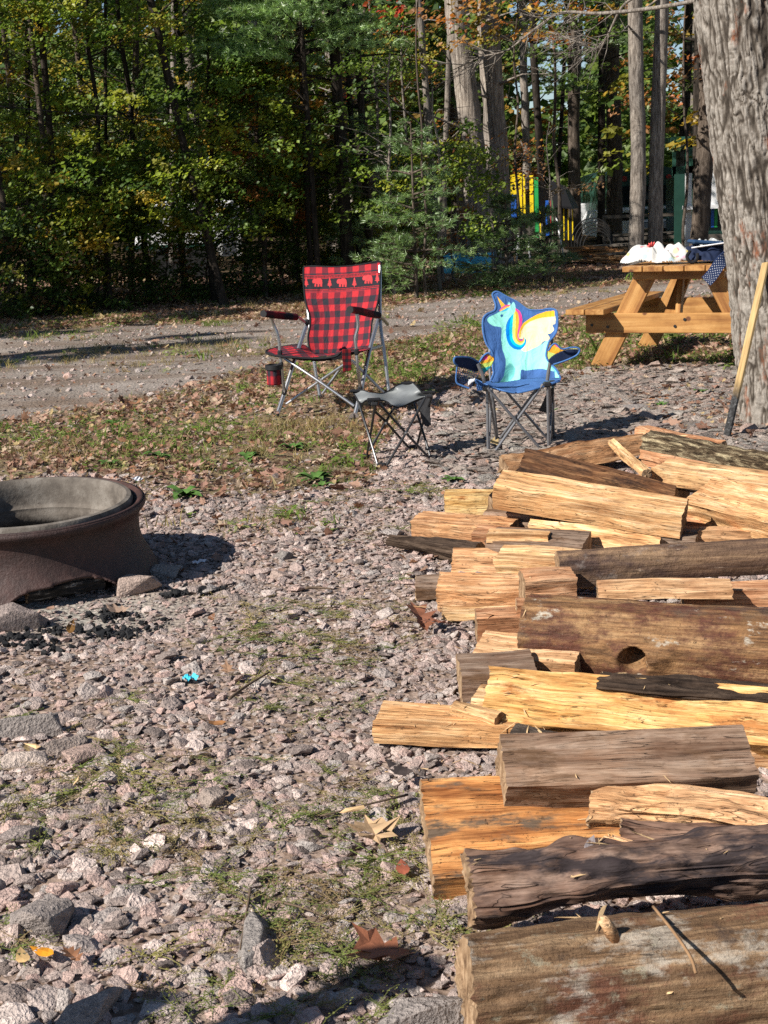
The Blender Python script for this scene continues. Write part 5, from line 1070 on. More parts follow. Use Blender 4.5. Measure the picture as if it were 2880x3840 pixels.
# ---- half burnt pole leaning on the tree
t = NT('burnt_pole'); v = t.coord(); sx = t.n('SeparateXYZ'); t.l(v, sx.inputs[0]); n = t.noise(t.coord('Object', (60, 60, 5)), 1, 4); n3 = t.noise(t.coord('Object', (20, 20, 7)), 1, 5)
cw = t.ramp(n, [(.3, (.27, .17, .07)), (.6, (.47, .33, .15))]); h_ = t.math('ADD', sx.outputs[2], t.math('MULTIPLY', n3, .16)); cb = t.ramp(t.noise(v, 60, 4, .7), [(.45, (.015, .014, .014)), (.64, (.07, .07, .07)), (.7, (.4, .4, .4))])
POLE = t.fin(t.mix(cb, cw, t.ramp(h_, [(.30, (0, 0, 0)), (.42, (1, 1, 1))])), .75, t.bump(n, .4, .004))
A = G(2722, 1652); B = W(2872, 985, 7.62); d_ = (B-A); L = np.linalg.norm(d_)*1.0; bb = MB(); bb.box((0, 0, L/2), (.046, .018, L), None, 0, .003)
po = bb.build('wooden_pole', POLE, None, False); po.location = A; po.rotation_euler = Vector(d_).to_track_quat('Z', 'Y').to_euler(); po.rotation_euler.rotate_axis('Z', -.35)
tag(po, 'long flat wooden stick with a charred lower end leaning on the big tree', 'stick')
# ================================================================== TREES
BT1 = bark_mat('bark_grey', (.07, .058, .047), (.22, .19, .16), (.38, .34, .29), (14, 14, 2.4), 1.0)
BT2 = bark_mat('bark_brown', (.035, .026, .02), (.10, .078, .06), (.19, .155, .125), (12, 12, 2.0), 1.0)
BT3 = bark_mat('bark_shaggy', (.08, .065, .055), (.28, .24, .20), (.48, .43, .37), (16, 16, 1.2), 1.4)
BTD = bark_mat('bark_dark_trunk', (.012, .01, .008), (.035, .028, .022), (.075, .06, .05), (12, 12, 2.4), 1.0)
LEAF = mat_leaf('foliage'); NEED = mat_leaf('needles', .3, .15)
# ---- the big trunk at the right, with furrowed bark
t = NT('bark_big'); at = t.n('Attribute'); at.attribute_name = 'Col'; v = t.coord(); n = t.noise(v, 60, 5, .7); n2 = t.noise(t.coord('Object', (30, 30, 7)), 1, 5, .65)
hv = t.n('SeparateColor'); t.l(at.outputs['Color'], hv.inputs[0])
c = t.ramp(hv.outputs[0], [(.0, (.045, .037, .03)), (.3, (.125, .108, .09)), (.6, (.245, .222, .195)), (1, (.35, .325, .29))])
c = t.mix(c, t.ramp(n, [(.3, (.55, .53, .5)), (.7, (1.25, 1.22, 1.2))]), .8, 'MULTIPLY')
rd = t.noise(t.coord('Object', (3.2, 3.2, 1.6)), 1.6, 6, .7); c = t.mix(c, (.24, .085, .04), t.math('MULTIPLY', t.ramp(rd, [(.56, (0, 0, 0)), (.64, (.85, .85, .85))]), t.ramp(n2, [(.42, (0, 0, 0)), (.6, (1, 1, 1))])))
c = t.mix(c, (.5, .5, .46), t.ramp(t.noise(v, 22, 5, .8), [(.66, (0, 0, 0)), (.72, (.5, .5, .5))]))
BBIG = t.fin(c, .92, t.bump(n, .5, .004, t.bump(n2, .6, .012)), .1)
r0 = .262; ed = [(2812, 1560), (2785, 1350), (2762, 1100), (2700, 600), (2655, 250), (2622, 0)]
cc_ = np.array([W(a, b_, 7.75)+[r0*.99, .12, 0] for a, b_ in ed]); cc_[0, 2] = -.05; base = G(2812, 1560)*[1, 1, 0]; base[0] += r0; base[1] = 7.87
cc_ = np.vstack([cc_, cc_[-1]+(cc_[-1]-cc_[-2])*1.2+[0, 0, 0], cc_[-1]+[-.9, .3, 6], cc_[-1]+[-1.2, .6, 10]]); path = crom(cc_, 8); path[:, :2] -= base[:2]
na, nh = 300, 520; zz = np.concatenate([np.linspace(-.05, 3.3, nh), np.linspace(3.5, 11, 30)]); nh = len(zz)
px_, py_ = np.interp(zz, path[:, 2], path[:, 0]), np.interp(zz, path[:, 2], path[:, 1]); rad = np.interp(zz, [-.05, .1, .35, .9, 3, 11], [.292, .280, .270, .264, .25, .12])
th = np.arange(na)*2*PI/na; TH, ZZ = np.meshgrid(th, zz); 
Pn = np.stack([np.cos(TH).ravel()*.27, np.sin(TH).ravel()*.27, ZZ.ravel()], 1)
wrp = .02*fbm(Pn*[7, 7, 5], 2, 3)[:, None]
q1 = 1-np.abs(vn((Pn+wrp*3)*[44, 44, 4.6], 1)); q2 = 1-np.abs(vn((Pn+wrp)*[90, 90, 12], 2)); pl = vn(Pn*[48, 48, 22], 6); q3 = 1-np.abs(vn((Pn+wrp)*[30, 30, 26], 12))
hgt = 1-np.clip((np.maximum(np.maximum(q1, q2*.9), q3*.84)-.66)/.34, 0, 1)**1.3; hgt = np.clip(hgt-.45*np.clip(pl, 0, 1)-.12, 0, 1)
flare = .02*np.clip(.5-ZZ.ravel(), 0, .5)*2*np.cos(TH.ravel()*3+1)
dsp = .013*(hgt-.6)+.012*fbm(Pn*[5, 5, 2.2], 3, 8)+flare+.006*vn(Pn*[60, 60, 30], 9)
Rr = (rad[:, None]*np.ones(na)).ravel()+dsp
V = np.stack([Rr*np.cos(TH.ravel())+np.repeat(px_, na), Rr*np.sin(TH.ravel())+np.repeat(py_, na), ZZ.ravel()], 1)
idx = np.arange(na*nh).reshape(nh, na); J = (np.arange(na)+1) % na; F = np.stack([idx[:-1], idx[:-1][:, J], idx[1:][:, J], idx[1:]], -1).reshape(-1, 4)
bt = thing('maple_tree', base, 'thick rough barked tree trunk at the right edge beside the picnic table', 'tree')
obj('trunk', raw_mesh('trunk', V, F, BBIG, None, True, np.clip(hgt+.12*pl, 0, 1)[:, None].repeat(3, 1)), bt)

def leafcloud(name, C, nrm, size, colr, mat, parent, asp=.75, fold=.25, needle=False):
    """C (n,3) leaf centres, nrm leaf normals, size (n,), colr (n,3): folded kite leaves in one crown mesh"""
    n = len(C); nrm = nrm/np.linalg.norm(nrm, axis=1)[:, None]; a = RS.randn(n, 3); a -= nrm*(a*nrm).sum(1)[:, None]; a /= np.linalg.norm(a, axis=1)[:, None]; b_ = np.cross(nrm, a)
    s = size[:, None]
    V = np.stack([C-a*s*.5, C+b_*s*asp*.5+nrm*s*fold*.4, C+a*s*.55, C-b_*s*asp*.5+nrm*s*fold*.4], 1).reshape(-1, 3)
    k = np.arange(n)*4; F = np.concatenate([np.stack([k, k+1, k+2], 1), np.stack([k, k+2, k+3], 1)])
    return obj(name, raw_mesh(name, V, F, mat, None, False, np.repeat(colr, 4, 0)), parent)
PAL = {
 'green': [(0.122, 0.192, 0.036), (0.159, 0.228, 0.042), (0.195, 0.264, 0.048), (0.091, 0.156, 0.034)],
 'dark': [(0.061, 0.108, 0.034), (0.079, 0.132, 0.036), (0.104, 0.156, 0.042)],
 'lime': [(0.293, 0.360, 0.048), (0.220, 0.300, 0.042), (0.366, 0.384, 0.048), (0.146, 0.228, 0.036)],
 'yellow': [(0.366, 0.300, 0.048), (0.439, 0.324, 0.048), (0.268, 0.264, 0.048), (0.512, 0.336, 0.048), (0.171, 0.204, 0.036)],
 'gold': [(0.464, 0.264, 0.048), (0.512, 0.240, 0.048), (0.342, 0.240, 0.048), (0.366, 0.144, 0.036)],
 'orange': [(0.512, 0.168, 0.036), (0.439, 0.204, 0.048), (0.366, 0.120, 0.036), (0.305, 0.192, 0.048)],
 'red': [(0.464, 0.060, 0.036), (0.366, 0.072, 0.036), (0.512, 0.108, 0.048)],
 'brown': [(0.268, 0.132, 0.060), (0.342, 0.168, 0.072), (0.220, 0.120, 0.054)],
 'pine': [(0.122, 0.204, 0.066), (0.159, 0.252, 0.078), (0.098, 0.168, 0.054), (0.195, 0.288, 0.096)]}
def tree(name, x, y, h, r, label, pal=None, K=160, per=26, z0=.5, z1=None, rx=1.5, lean=(0, 0), bark=None, leaf=.085, group=None, cat='tree', twigs=True, bend=.15, cx=0, cy=0, limbs=6, z=0, skirt=False, trunk_n=9, dens=1., clump=False):
    rr = random.Random(int(x*97+y*31)); t_ = thing(name, (x, y, z), label, cat, group); b = MB()
    npt = 9; P = [np.array([lean[0]*i/(npt-1)*h+rr.uniform(-1, 1)*bend*(.3 if i else 0), lean[1]*i/(npt-1)*h+rr.uniform(-1, 1)*bend*(.3 if i else 0), -.1+h*i/(npt-1)]) for i in range(npt)]
    Pc = crom(P, 4); b.tube(Pc, np.linspace(1, .35, len(Pc))**.9*r, trunk_n)
    V = np.concatenate(b.v); k = len(V)
    if r > .08: 
        V[:, :2] += ((.10*r)*fbm(V*[9, 9, 1.5]+x, 3, 4))[:, None]*np.sign(V[:, :2]); b.v = [V]
    b.build('trunk', bark or BT2, t_, True, 60)
    z1 = z1 or h; at_ = lambda z_: np.array([np.interp(z_, Pc[:, 2], Pc[:, i]) for i in range(3)])
    lb = MB(); C = []; Nn = []; Sz = []; Cl = []
    if pal is not None and K > 0:
        for s in range(int(K*dens)):
            u = rr.random(); zc = z0+(z1-z0)*u; a_ = rr.uniform(0, 2*PI); q = math.sqrt(rr.uniform(.08, 1)); env = rx*(.55+.45*math.sin(PI*min(1, max(0, (u*.85+.15)))))
            if skirt: env = rx*(1-u*.85)
            if clump and vn(np.array([[(x+math.cos(a_)*env*q)*1.25, (y+math.sin(a_)*env*q)*1.25, zc*1.6]]), 91)[0] < -.08: continue
            ctr = at_(max(0, zc-q*env*.35)); e = ctr+np.array([math.cos(a_), math.sin(a_), rr.uniform(.05, .45)])*env*q; e[0] += cx*u; e[1] += cy*u
            L = rr.uniform(.3, .62)*(leaf/.085)**.5; d = np.array([math.cos(a_+rr.uniform(-.8, .8)), math.sin(a_+rr.uniform(-.8, .8)), rr.uniform(-.35, .15)])
            if twigs and (s % 2 == 0): lb.tube([ctr, (ctr+e)/2+[0, 0, .06], e, e+d*L], [.35*r*.35+.004, .004, .002], 3, 0, False)
            n = int(per*rr.uniform(.5, 1.4)); tpos = RS.rand(n); side = np.cross(d, [0, 0, 1]); side /= np.linalg.norm(side)+1e-9
            c_ = e+d*(tpos*L)[:, None]+side*(RS.randn(n)*L*.27)[:, None]+np.array([0, 0, 1])*(RS.randn(n)*.045-.12*tpos**2*L)[:, None]
            pk = pal[rr.choice(range(len(pal)))] if isinstance(pal, list) else pal; base_c = PAL[pk][rr.randrange(len(PAL[pk]))]; f_ = rr.uniform(.8, 1.2)
            C.append(c_); Nn.append(np.array([0, 0, 1.])+RS.randn(n, 3)*[.55, .55, .3]+np.array([-.45, -.35, 0])); Sz.append(leaf*RS.uniform(.6, 1.25, n)); Cl.append(np.clip(np.array(base_c)*f_*RS.uniform(.8, 1.2, (n, 1)), 0, 1))
        leafcloud('crown', np.concatenate(C), np.concatenate(Nn), np.concatenate(Sz), np.concatenate(Cl), LEAF, t_)
    for s in range(limbs):
        zc = rr.uniform(max(z0, h*.2), h*.9); a_ = rr.uniform(0, 2*PI); c0 = at_(zc); L = rr.uniform(.4, 1)*rx; e = c0+np.array([math.cos(a_), math.sin(a_), rr.uniform(.2, .7)])*L
        lb.tube([c0, (c0+e)/2+[rr.uniform(-.1, .1), rr.uniform(-.1, .1), .08], e], [r*.3, r*.18, .006], 4, 0, False)
    if lb.v: lb.build('limbs', bark or BT2, t_, True, None)
    return t_
def conifer(name, x, y, h, r, label, z0, rx, K, per=22, nl=.075, pals='pine', group=None, bark=None, bare=False, lean=(0, 0), boost=1.):
    rr = random.Random(int(x*57+y*11)); t_ = thing(name, (x, y, 0), label, 'tree', group); b = MB(); Pc = np.array([[lean[0]*h*q, lean[1]*h*q, -.1+h*q] for q in np.linspace(0, 1, 12)]); b.tube(Pc, np.linspace(1, .3, 12)*r, 9); b.build('trunk', bark or BT2, t_, True, 60)
    at_ = lambda z_: np.array([np.interp(z_, Pc[:, 2], Pc[:, i]) for i in range(3)]); lb = MB(); C = []; D = []; Cl = []
    for s in range(K):
        u = rr.random(); zc = z0+(h-z0)*u; a_ = rr.uniform(0, 2*PI); L = rx*(1-.8*u)*rr.uniform(.55, 1); c0 = at_(zc); out = np.array([math.cos(a_), math.sin(a_), 0]); drop = rr.uniform(-.15, .15)
        e = c0+out*L+[0, 0, drop*L+.1*L]; mid = (c0+e)/2+[0, 0, .03]; lb.tube([c0, mid, e], [.018, .01, .003], 4, 0, False)
        if bare: 
            for q in range(5):
                f = rr.uniform(.3, .95); p = c0*(1-f)+e*f; lb.tube([p, p+[rr.uniform(-.3, .3), rr.uniform(-.3, .3), rr.uniform(-.2, .15)]], [.006, .002], 3, 0, False)
            continue
        side = np.cross(out, [0, 0, 1])
        for q in range(int(per*L/1.0)+4):
            f = rr.uniform(.25, 1.05); w_ = (1-abs(f-.6))*.35*L; p = c0*(1-f)+e*f+side*rr.uniform(-1, 1)*w_+[0, 0, rr.uniform(-.03, .05)]
            n = 13; dd = RS.randn(n, 3)*[.7, .7, .55]+out*.7+side*np.sign(rr.uniform(-1, 1))*.3+[0, 0, .25]; dd /= np.linalg.norm(dd, axis=1)[:, None]
            C.append(np.tile(p, (n, 1))+RS.randn(n, 3)*.012); D.append(dd*RS.uniform(.7, 1.2, (n, 1))*nl); cb = np.array(PAL[pals][rr.randrange(len(PAL[pals]))])*boost*rr.uniform(.85, 1.15); Cl.append(np.tile(cb, (n, 1))*RS.uniform(.8, 1.2, (n, 1)))
    lb.build('branches', bark or BT2, t_, True, None)
    if not bare:
        C, D, Cl = map(np.concatenate, (C, D, Cl)); n = len(C); s_ = np.cross(D, RS.randn(n, 3)); s_ /= np.linalg.norm(s_, axis=1)[:, None]; wd = nl*.055
        V = np.stack([C-s_*wd, C+s_*wd, C+D], 1).reshape(-1, 3); F = np.arange(3*n).reshape(n, 3)
        obj('crown', raw_mesh('crown', V, F, NEED, None, False, np.repeat(Cl, 3, 0)), t_)
    return t_
def X_(px, py, Y): return W(px, py, Y)[0]

# ---- woodland edge on the left: (px, Y, height, trunk r, palettes, K, z0, z1, rx, label)
E1 = [
 (40, 18.6, 6.0, .045, ['green', 'dark', 'yellow', 'lime'], 210, .3, 6.2, 1.3, 'leafy dark green tree at the far left edge of the woodland'),
 (210, 19.6, 6.5, .05, ['green', 'yellow', 'lime', 'yellow'], 230, .8, 7, 1.4, 'green and yellow tree second from the left edge of the woodland'),
 (400, 18.9, 5.4, .04, ['yellow', 'lime', 'green', 'lime'], 210, 1.0, 5.0, 1.2, 'tree with bright yellow patches a third of the way across the left woodland'),
 (560, 20.3, 5.8, .05, ['green', 'yellow', 'lime', 'green'], 240, 1.45, 5.4, 1.4, 'tall green tree with yellow flecks above the hidden white camper'),
 (800, 19.8, 3.6, .045, ['green', 'dark', 'lime', 'lime'], 170, 1.0, 3.3, 1.2, 'dense green tree right of the dark leaning trunk'),
 (990, 20.4, 3.8, .045, ['yellow', 'gold', 'orange', 'green', 'lime'], 150, 1.2, 3.3, 1.0, 'tree with yellow and orange leaves in the middle of the woodland edge'),
 (1120, 21.4, 5.0, .035, ['green', 'yellow', 'dark'], 110, .4, 4, 1.0, 'thin green tree left of the tall dark pines'),
 (120, 20.8, 8, .05, ['dark', 'green', 'dark'], 150, .6, 7.5, 1.6, 'dark tree standing behind the far left trees'),
 (690, 22.2, 6.5, .06, ['dark', 'green', 'yellow'], 190, 1.5, 6.2, 1.6, 'large dark tree behind the white camper gap'),
 (330, 22.5, 7, .06, ['dark', 'green', 'yellow'], 190, 1.2, 6.6, 1.7, 'large dark tree behind the yellow patched tree')]
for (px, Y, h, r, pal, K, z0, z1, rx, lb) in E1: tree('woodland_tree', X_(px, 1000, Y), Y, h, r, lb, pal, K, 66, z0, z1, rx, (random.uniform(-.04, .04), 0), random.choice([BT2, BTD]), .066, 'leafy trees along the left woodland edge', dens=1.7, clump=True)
# low shrubs in front of them, almost in shade
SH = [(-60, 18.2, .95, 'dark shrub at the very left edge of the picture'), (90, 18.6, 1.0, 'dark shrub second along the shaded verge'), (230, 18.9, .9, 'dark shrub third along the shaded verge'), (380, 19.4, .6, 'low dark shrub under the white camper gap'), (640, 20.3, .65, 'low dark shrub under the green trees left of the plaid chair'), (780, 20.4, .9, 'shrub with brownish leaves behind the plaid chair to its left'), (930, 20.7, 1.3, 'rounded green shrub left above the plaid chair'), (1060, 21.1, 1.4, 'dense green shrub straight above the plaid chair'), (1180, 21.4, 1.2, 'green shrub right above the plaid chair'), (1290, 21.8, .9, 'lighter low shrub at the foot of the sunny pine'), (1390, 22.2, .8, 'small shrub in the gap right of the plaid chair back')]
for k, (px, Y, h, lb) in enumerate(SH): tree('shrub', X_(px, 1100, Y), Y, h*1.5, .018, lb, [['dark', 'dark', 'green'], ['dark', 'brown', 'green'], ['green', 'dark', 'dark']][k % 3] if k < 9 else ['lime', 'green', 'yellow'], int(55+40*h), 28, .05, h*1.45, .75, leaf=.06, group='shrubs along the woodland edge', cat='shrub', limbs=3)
# saplings right of the middle in sun
E2 = [(1480, 19.8, 3.3, .03, ['green', 'lime', 'green'], 130, 1.1, 3.2, .80, 'sunlit young maple with green leaves left of the two big trunks'),
 (1650, 20.4, 2.9, .03, ['green', 'lime', 'lime', 'green'], 120, .8, 2.6, .55, 'sunlit green maple right in front of the two big trunks'),
 (1540, 22.5, 4.0, .03, ['green', 'yellow', 'lime'], 44, 1.6, 3.7, .6, 'thin yellow green maple behind the sunlit maples'),
 (1430, 23, 4.6, .03, ['red', 'green', 'orange', 'lime', 'green'], 60, 2.2, 4.2, .8, 'maple with scattered red leaves right of the dark pines'),
 (1840, 24.5, 2.6, .02, ['orange', 'brown', 'gold'], 34, 1.4, 2.6, .9, 'spindly bush with orange brown leaves in front of the yellow playhouse'),
 (2060, 25.5, 2.6, .02, ['gold', 'brown', 'orange'], 30, 1.3, 2.6, .8, 'spindly bush with small golden leaves above the playhouse roof'),
 (1700, 21.5, 1.1, .02, ['brown', 'orange', 'green'], 22, .3, 1.4, .4, 'small rusty leaved shrub at the foot of the two big trunks')]
for (px, Y, h, r, pal, K, z0, z1, rx, lb) in E2: tree('young_maple', X_(px, 1000, Y), Y, h, r, lb, pal, K, 34 if Y < 24 else 13, z0, z1, rx, (0, 0), BT1, .068 if Y < 24 else .06, 'sunlit saplings right of the middle', limbs=4, dens=1.45, clump=True)
conifer('pine_sapling', X_(1560, 1050, 19.0), 19.0, 2.35, .03, 'bushy young white pine right of the plaid chair back', .15, 1.05, 60, 24, .075, boost=1.25)
conifer('pine_sapling', X_(1400, 1050, 20.4), 20.4, 2.5, .03, 'young white pine behind and left of the bushy one', .1, .95, 50, 24, .075, boost=1.1)
conifer('pine_sapling', X_(1900, 1000, 20.5), 20.5, 1.35, .03, 'low wide pine shrub in front of the playhouse', .08, .95, 60, 26, .075, boost=1.0)
conifer('pine_sapling', X_(2040, 1000, 21.3), 21.3, 1.15, .025, 'low pine shrub left of the lumber heap', .08, .7, 46, 24, .07, boost=.95)
conifer('white_pine', X_(1130, 300, 20.0), 20.0, 5.6, .045, 'white pine with bright feathery boughs at the top of the picture', 3.12, 1.75, 110, 46, .09, boost=1.6, bark=BTD)
conifer('white_pine', X_(1330, 300, 32), 32, 11, .14, 'white pine behind the thin dark pines', 3.6, 2.6, 70, 26, .11, boost=1.1)
conifer('white_pine', X_(2150, 300, 33), 33, 12, .16, 'white pine behind the right hand trunks', 3.4, 3.0, 70, 26, .13, boost=.9)
conifer('white_pine', X_(1700, 300, 36), 36, 12, .16, 'white pine far behind the two big trunks', 3.0, 3.0, 70, 26, .13, boost=.9)
# bare dark pine trunks with dead branches
for k, (px, Y, r, lb) in enumerate([(1185, 19.6, .045, 'slim dark pine trunk with dead twigs, leftmost of the bare pines'), (1300, 20.2, .10, 'thickest dark pine trunk with dead branches'), (1345, 21, .05, 'thin dark trunk just right of the thickest bare pine'), (1385, 20.6, .065, 'dark trunk forked beside the thin one, rightmost of the bare pines'), (1090, 25, .09, 'dark trunk behind the yellow and orange tree')]):
    conifer('bare_pine', X_(px, 800, Y), Y, 9, r, lb, 1.6, 1.1, 34, bare=True, group='bare dark pine trunks in the middle', bark=BTD, lean=(-.02, 0))
# trunks: (px at base y, base y or None, px top, Y, width px, bark, label)
T = [((1800, 870), (1722, 0), 25, 84, BT3, 'left of the two big pale trunks, leaning left'), ((1872, 840), (1842, 0), 25.6, 84, BT3, 'right of the two big trunks with shaggy stringy bark'),
 ((2392, 950), (2378, 0), 22, 56, BT1, 'left trunk of the straight grey pair behind the table'), ((2448, 950), (2490, 0), 22.2, 52, BT1, 'right trunk of the straight grey pair, leaning outward'),
 ((2300, 860), (2300, 0), 36, 56, BT2, 'thick grey brown trunk left of the grey pair'), ((2612, 930), (2655, 300), 27, 62, BT2, 'dark trunk in front of the white panel'),
 ((2250, 900), (2255, 0), 34, 28, BTD, 'dark slim trunk left of the thick grey brown one'), ((2035, 880), (1995, 0), 30, 30, BTD, 'dark trunk passing right of the yellow playhouse'),
 ((1975, 900), (1965, 200), 31, 30, BT1, 'pale slim trunk in front of the playhouse'), ((2150, 900), (2165, 500), 34, 18, BT1, 'thin pale trunk right of the black playhouse roof'),
 ((2085, 800), (2120, 150), 38, 16, BTD, 'thin dark trunk against the blue sky'), ((2560, 640), (2580, 0), 38, 34, BTD, 'tall dark trunk above the green cab'),
 ((1652, 990), (1590, 200), 22.3, 26, BT1, 'slim grey trunk rising from the pine saplings'), ((1660, 960), (1690, 100), 27, 22, BT1, 'slim trunk left beside the big pale trunk'),
 ((115, 1100), (100, 0), 21, 20, BTD, 'dark slim trunk at the far left'), ((205, 900), (150, 0), 18.8, 26, BTD, 'dark crooked trunk left of the yellow leaves'),
 ((800, 960), (560, 0), 18.9, 30, BTD, 'dark trunk leaning left through the green leaves'), ((490, 1080), (505, 500), 21.5, 24, BT2, 'brownish trunk at the left of the camper gap'),
 ((395, 1000), (395, 400), 21, 12, BTD, 'thin dark stem in the shade at left'), ((930, 1000), (945, 300), 24, 26, BT1, 'pale trunk behind the golden tree'), ((1345, 900), (1210, 0), 29, 20, BT1, 'pale thin trunk deep behind the bare pines'),
 ((640, 1000), (650, 300), 26, 22, BT1, 'pale trunk deep behind the camper gap')]
for k, ((x1, y1), (x2, y2), Y, wpx, bk, lb) in enumerate(T):
    a_ = W(x1, y1, Y); b_ = W(x2, y2, Y); gdir = (b_-a_)/(b_[2]-a_[2]); a0 = a_-gdir*a_[2]; r = wpx/2*Y/FPX*1.02
    h = 11 if r > .1 else 9; nseg = 24; b = MB(); zz_ = np.linspace(-.12, h, 60); sw = .12*vn(np.stack([zz_*.5, zz_*0+k, zz_*0], 1), k)
    pp = np.stack([gdir[0]*zz_+sw*(r+.05)*2, gdir[1]*zz_, zz_], 1); b.tube(pp, np.interp(zz_, [-.12, .5, h], [1.25, 1.03, .7])*r, 20 if r > .1 else 10); V = b.v[0]
    V[:, 0] += r*.16*fbm(V*[6/r*.2, 6/r*.2, 2.2]+k, 3, k)+(r*.14*vn(V*[3/r, 3/r, 1.6], k+5) if bk is BT3 else 0); t_ = thing('tree', (a0[0], a0[1], 0), lb, 'tree', 'tree trunks in the wood'); b.build('trunk', bk, t_, True, 70)
    rr = random.Random(k); lb_ = MB()
    for s in range(9):
        zc = rr.uniform(2, h*.95); a2 = rr.uniform(0, 2*PI); c0 = gdir*zc; L = rr.uniform(.5, 1.8); e = c0+np.array([math.cos(a2), math.sin(a2), rr.uniform(-.1, .5)])*L; m_ = (c0+e)/2+[0, 0, .1]; lb_.tube([c0, m_, e], [r*.2, .012, .004], 5, 0, False)
        for q in range(3): f = rr.uniform(.4, 1); p = m_*(1-f)+e*f; lb_.tube([p, p+[rr.uniform(-.4, .4), rr.uniform(-.4, .4), rr.uniform(-.2, .3)]], [.006, .002], 3, 0, False)
    lb_.build('branches', bk, t_, True, None)
    # crown high up, mostly out of view, that dapples the light
    if Y < 29.5: continue
    n = 160; zc = RS.uniform(6.2, h+1, n); cc0 = np.stack([gdir[0]*zc+RS.randn(n)*1.7, RS.randn(n)*1.7, zc], 1); pk = ['green', 'gold', 'lime', 'orange'][k % 4]
    leafcloud('crown', cc0, np.array([0, 0, 1.])+RS.randn(n, 3)*.5, RS.uniform(.12, .24, n), np.array(PAL[pk])[RS.randint(0, len(PAL[pk]), n)], LEAF, t_)
# bare branch that reaches across the two big trunks
for k, (pts, r, lb) in enumerate([([(2900, -60, 17), (2520, 20, 18), (2260, 50, 19), (2100, 50, 19.4), (1980, 130, 19.8), (1900, 190, 20), (1800, 215, 20.3), (1700, 262, 20.6)], .03, 'long bare pale branch reaching left across the two big trunks'), ([(2400, -20, 20), (2330, 30, 20.2), (2250, 180, 20.5), (2180, 160, 20.8), (2060, 120, 21)], .022, 'short bare branch hanging from the grey pair')]):
    P = [W(*p) for p in pts]; q = P[0].copy(); b = MB(); b.org = q; Pc = crom(P, 5); b.tube(Pc, np.linspace(r, .006, len(Pc)), 7); rr = random.Random(k)
    for s in range(46):
        i = rr.randrange(8, len(Pc)-1); p = Pc[i]; d = np.array([rr.uniform(-1, .2), rr.uniform(-.5, .5), rr.uniform(-.7, .35)])*rr.uniform(.2, .8); m_ = p+d*.5+[0, 0, rr.uniform(-.08, .08)]; b.tube([p, m_, p+d], [.007, .005, .0015], 4, 0, False)
        for z_ in range(2): b.tube([m_, m_+d*.5+[rr.uniform(-.15, .15), 0, rr.uniform(-.2, .15)]], [.004, .0015], 3, 0, False)
    tag(b.build('bare_branch', BT1, None, True, None, q), lb, 'branch')
tree('maple_bough', X_(1560, -60, 19), 19, 4.6, .02, 'bough of red brown leaves at the top left of the big trunks', ['red', 'brown'], 12, 34, 3.55, 4.4, .35, leaf=.09, cat='tree', limbs=0)
tree('maple_bough', X_(1930, 0, 23.5), 23.5, 5.6, .025, 'golden leaved young tree in front of the right big trunk top', ['gold', 'yellow', 'orange', 'green'], 60, 26, 3.7, 5.4, 1.1, leaf=.1, cat='tree', limbs=2)
tree('maple_bough', X_(2570, 200, 26), 26, 5.4, .03, 'orange brown leaved young tree left of the big right trunk', ['brown', 'orange', 'gold'], 46, 22, 2.8, 5.2, 1.0, leaf=.1, cat='tree', limbs=2)
tree('maple_bough', X_(2080, 0, 27), 27, 6, .04, 'dark green and orange tree over the playhouse', ['green', 'dark', 'orange', 'green'], 90, 26, 3.4, 6, 1.7, leaf=.1, cat='tree', limbs=3)

# ---- deeper wood: many trees, coarser
rr = random.Random(77); n_deep = 0
deep = []
for k in range(64):
    Y = rr.uniform(29, 58); X = rr.uniform(-.33, .33)*Y
    pxk = 1440+X/Y*FPX
    if 1880 < pxk < 2620 and Y < 46: continue
    if 1990 < pxk < 2160 or 2500 < pxk < 2560: continue
    deep.append((X, Y))
for k, (X, Y) in enumerate(deep):
    sunny = X > -1
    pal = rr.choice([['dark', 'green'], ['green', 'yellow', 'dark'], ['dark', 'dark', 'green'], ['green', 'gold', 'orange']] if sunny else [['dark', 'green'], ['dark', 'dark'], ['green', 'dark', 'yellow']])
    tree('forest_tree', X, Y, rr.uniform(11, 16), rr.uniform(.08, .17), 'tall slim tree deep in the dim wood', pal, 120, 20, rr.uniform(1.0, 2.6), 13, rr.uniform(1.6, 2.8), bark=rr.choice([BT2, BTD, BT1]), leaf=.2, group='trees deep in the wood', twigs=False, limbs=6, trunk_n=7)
# far mass of foliage that closes the wood
n = 100000; Y = RS.uniform(60, 84, n); X = RS.uniform(-.42, .42, n)*Y; Zc = RS.rand(n)**1.1*17; P3 = np.stack([X, Y, Zc], 1); f_ = fbm(P3*.22, 3, 12)+.25*fbm(P3*.9, 2, 13)
hole = (np.abs((X/Y)*FPX+1440-2060) < 105) | (np.abs((X/Y)*FPX+1440-2200) < 40) | (np.abs((X/Y)*FPX+1440-1330) < 60) | (np.abs((X/Y)*FPX+1440-2545) < 50) | (np.abs((X/Y)*FPX+1440-360) < 25); hole2 = (Zc > 4.6)
kp = (f_ > -.3) & ~((hole & hole2) & (RS.rand(n) < .93)) & ~((Zc > 9) & (f_ < .0)); X, Y, Zc, f_ = X[kp], Y[kp], Zc[kp], f_[kp]; n = len(X)
pk = np.array(PAL['dark']+PAL['green']+PAL['green']+PAL['yellow'][:1]+PAL['gold'][:1]); col_ = pk[(np.floor((fbm(np.stack([X, Y, Zc], 1)*.35, 2, 15)*.5+.5+RS.randn(n)*.12)*len(pk)).astype(int)) % len(pk)]
fo = leafcloud('far_wood', np.stack([X, Y, Zc], 1), np.array([-.3, -.5, .8])+RS.randn(n, 3)*.5, RS.uniform(.4, .9, n), col_, LEAF, None, .8); stuff(fo)

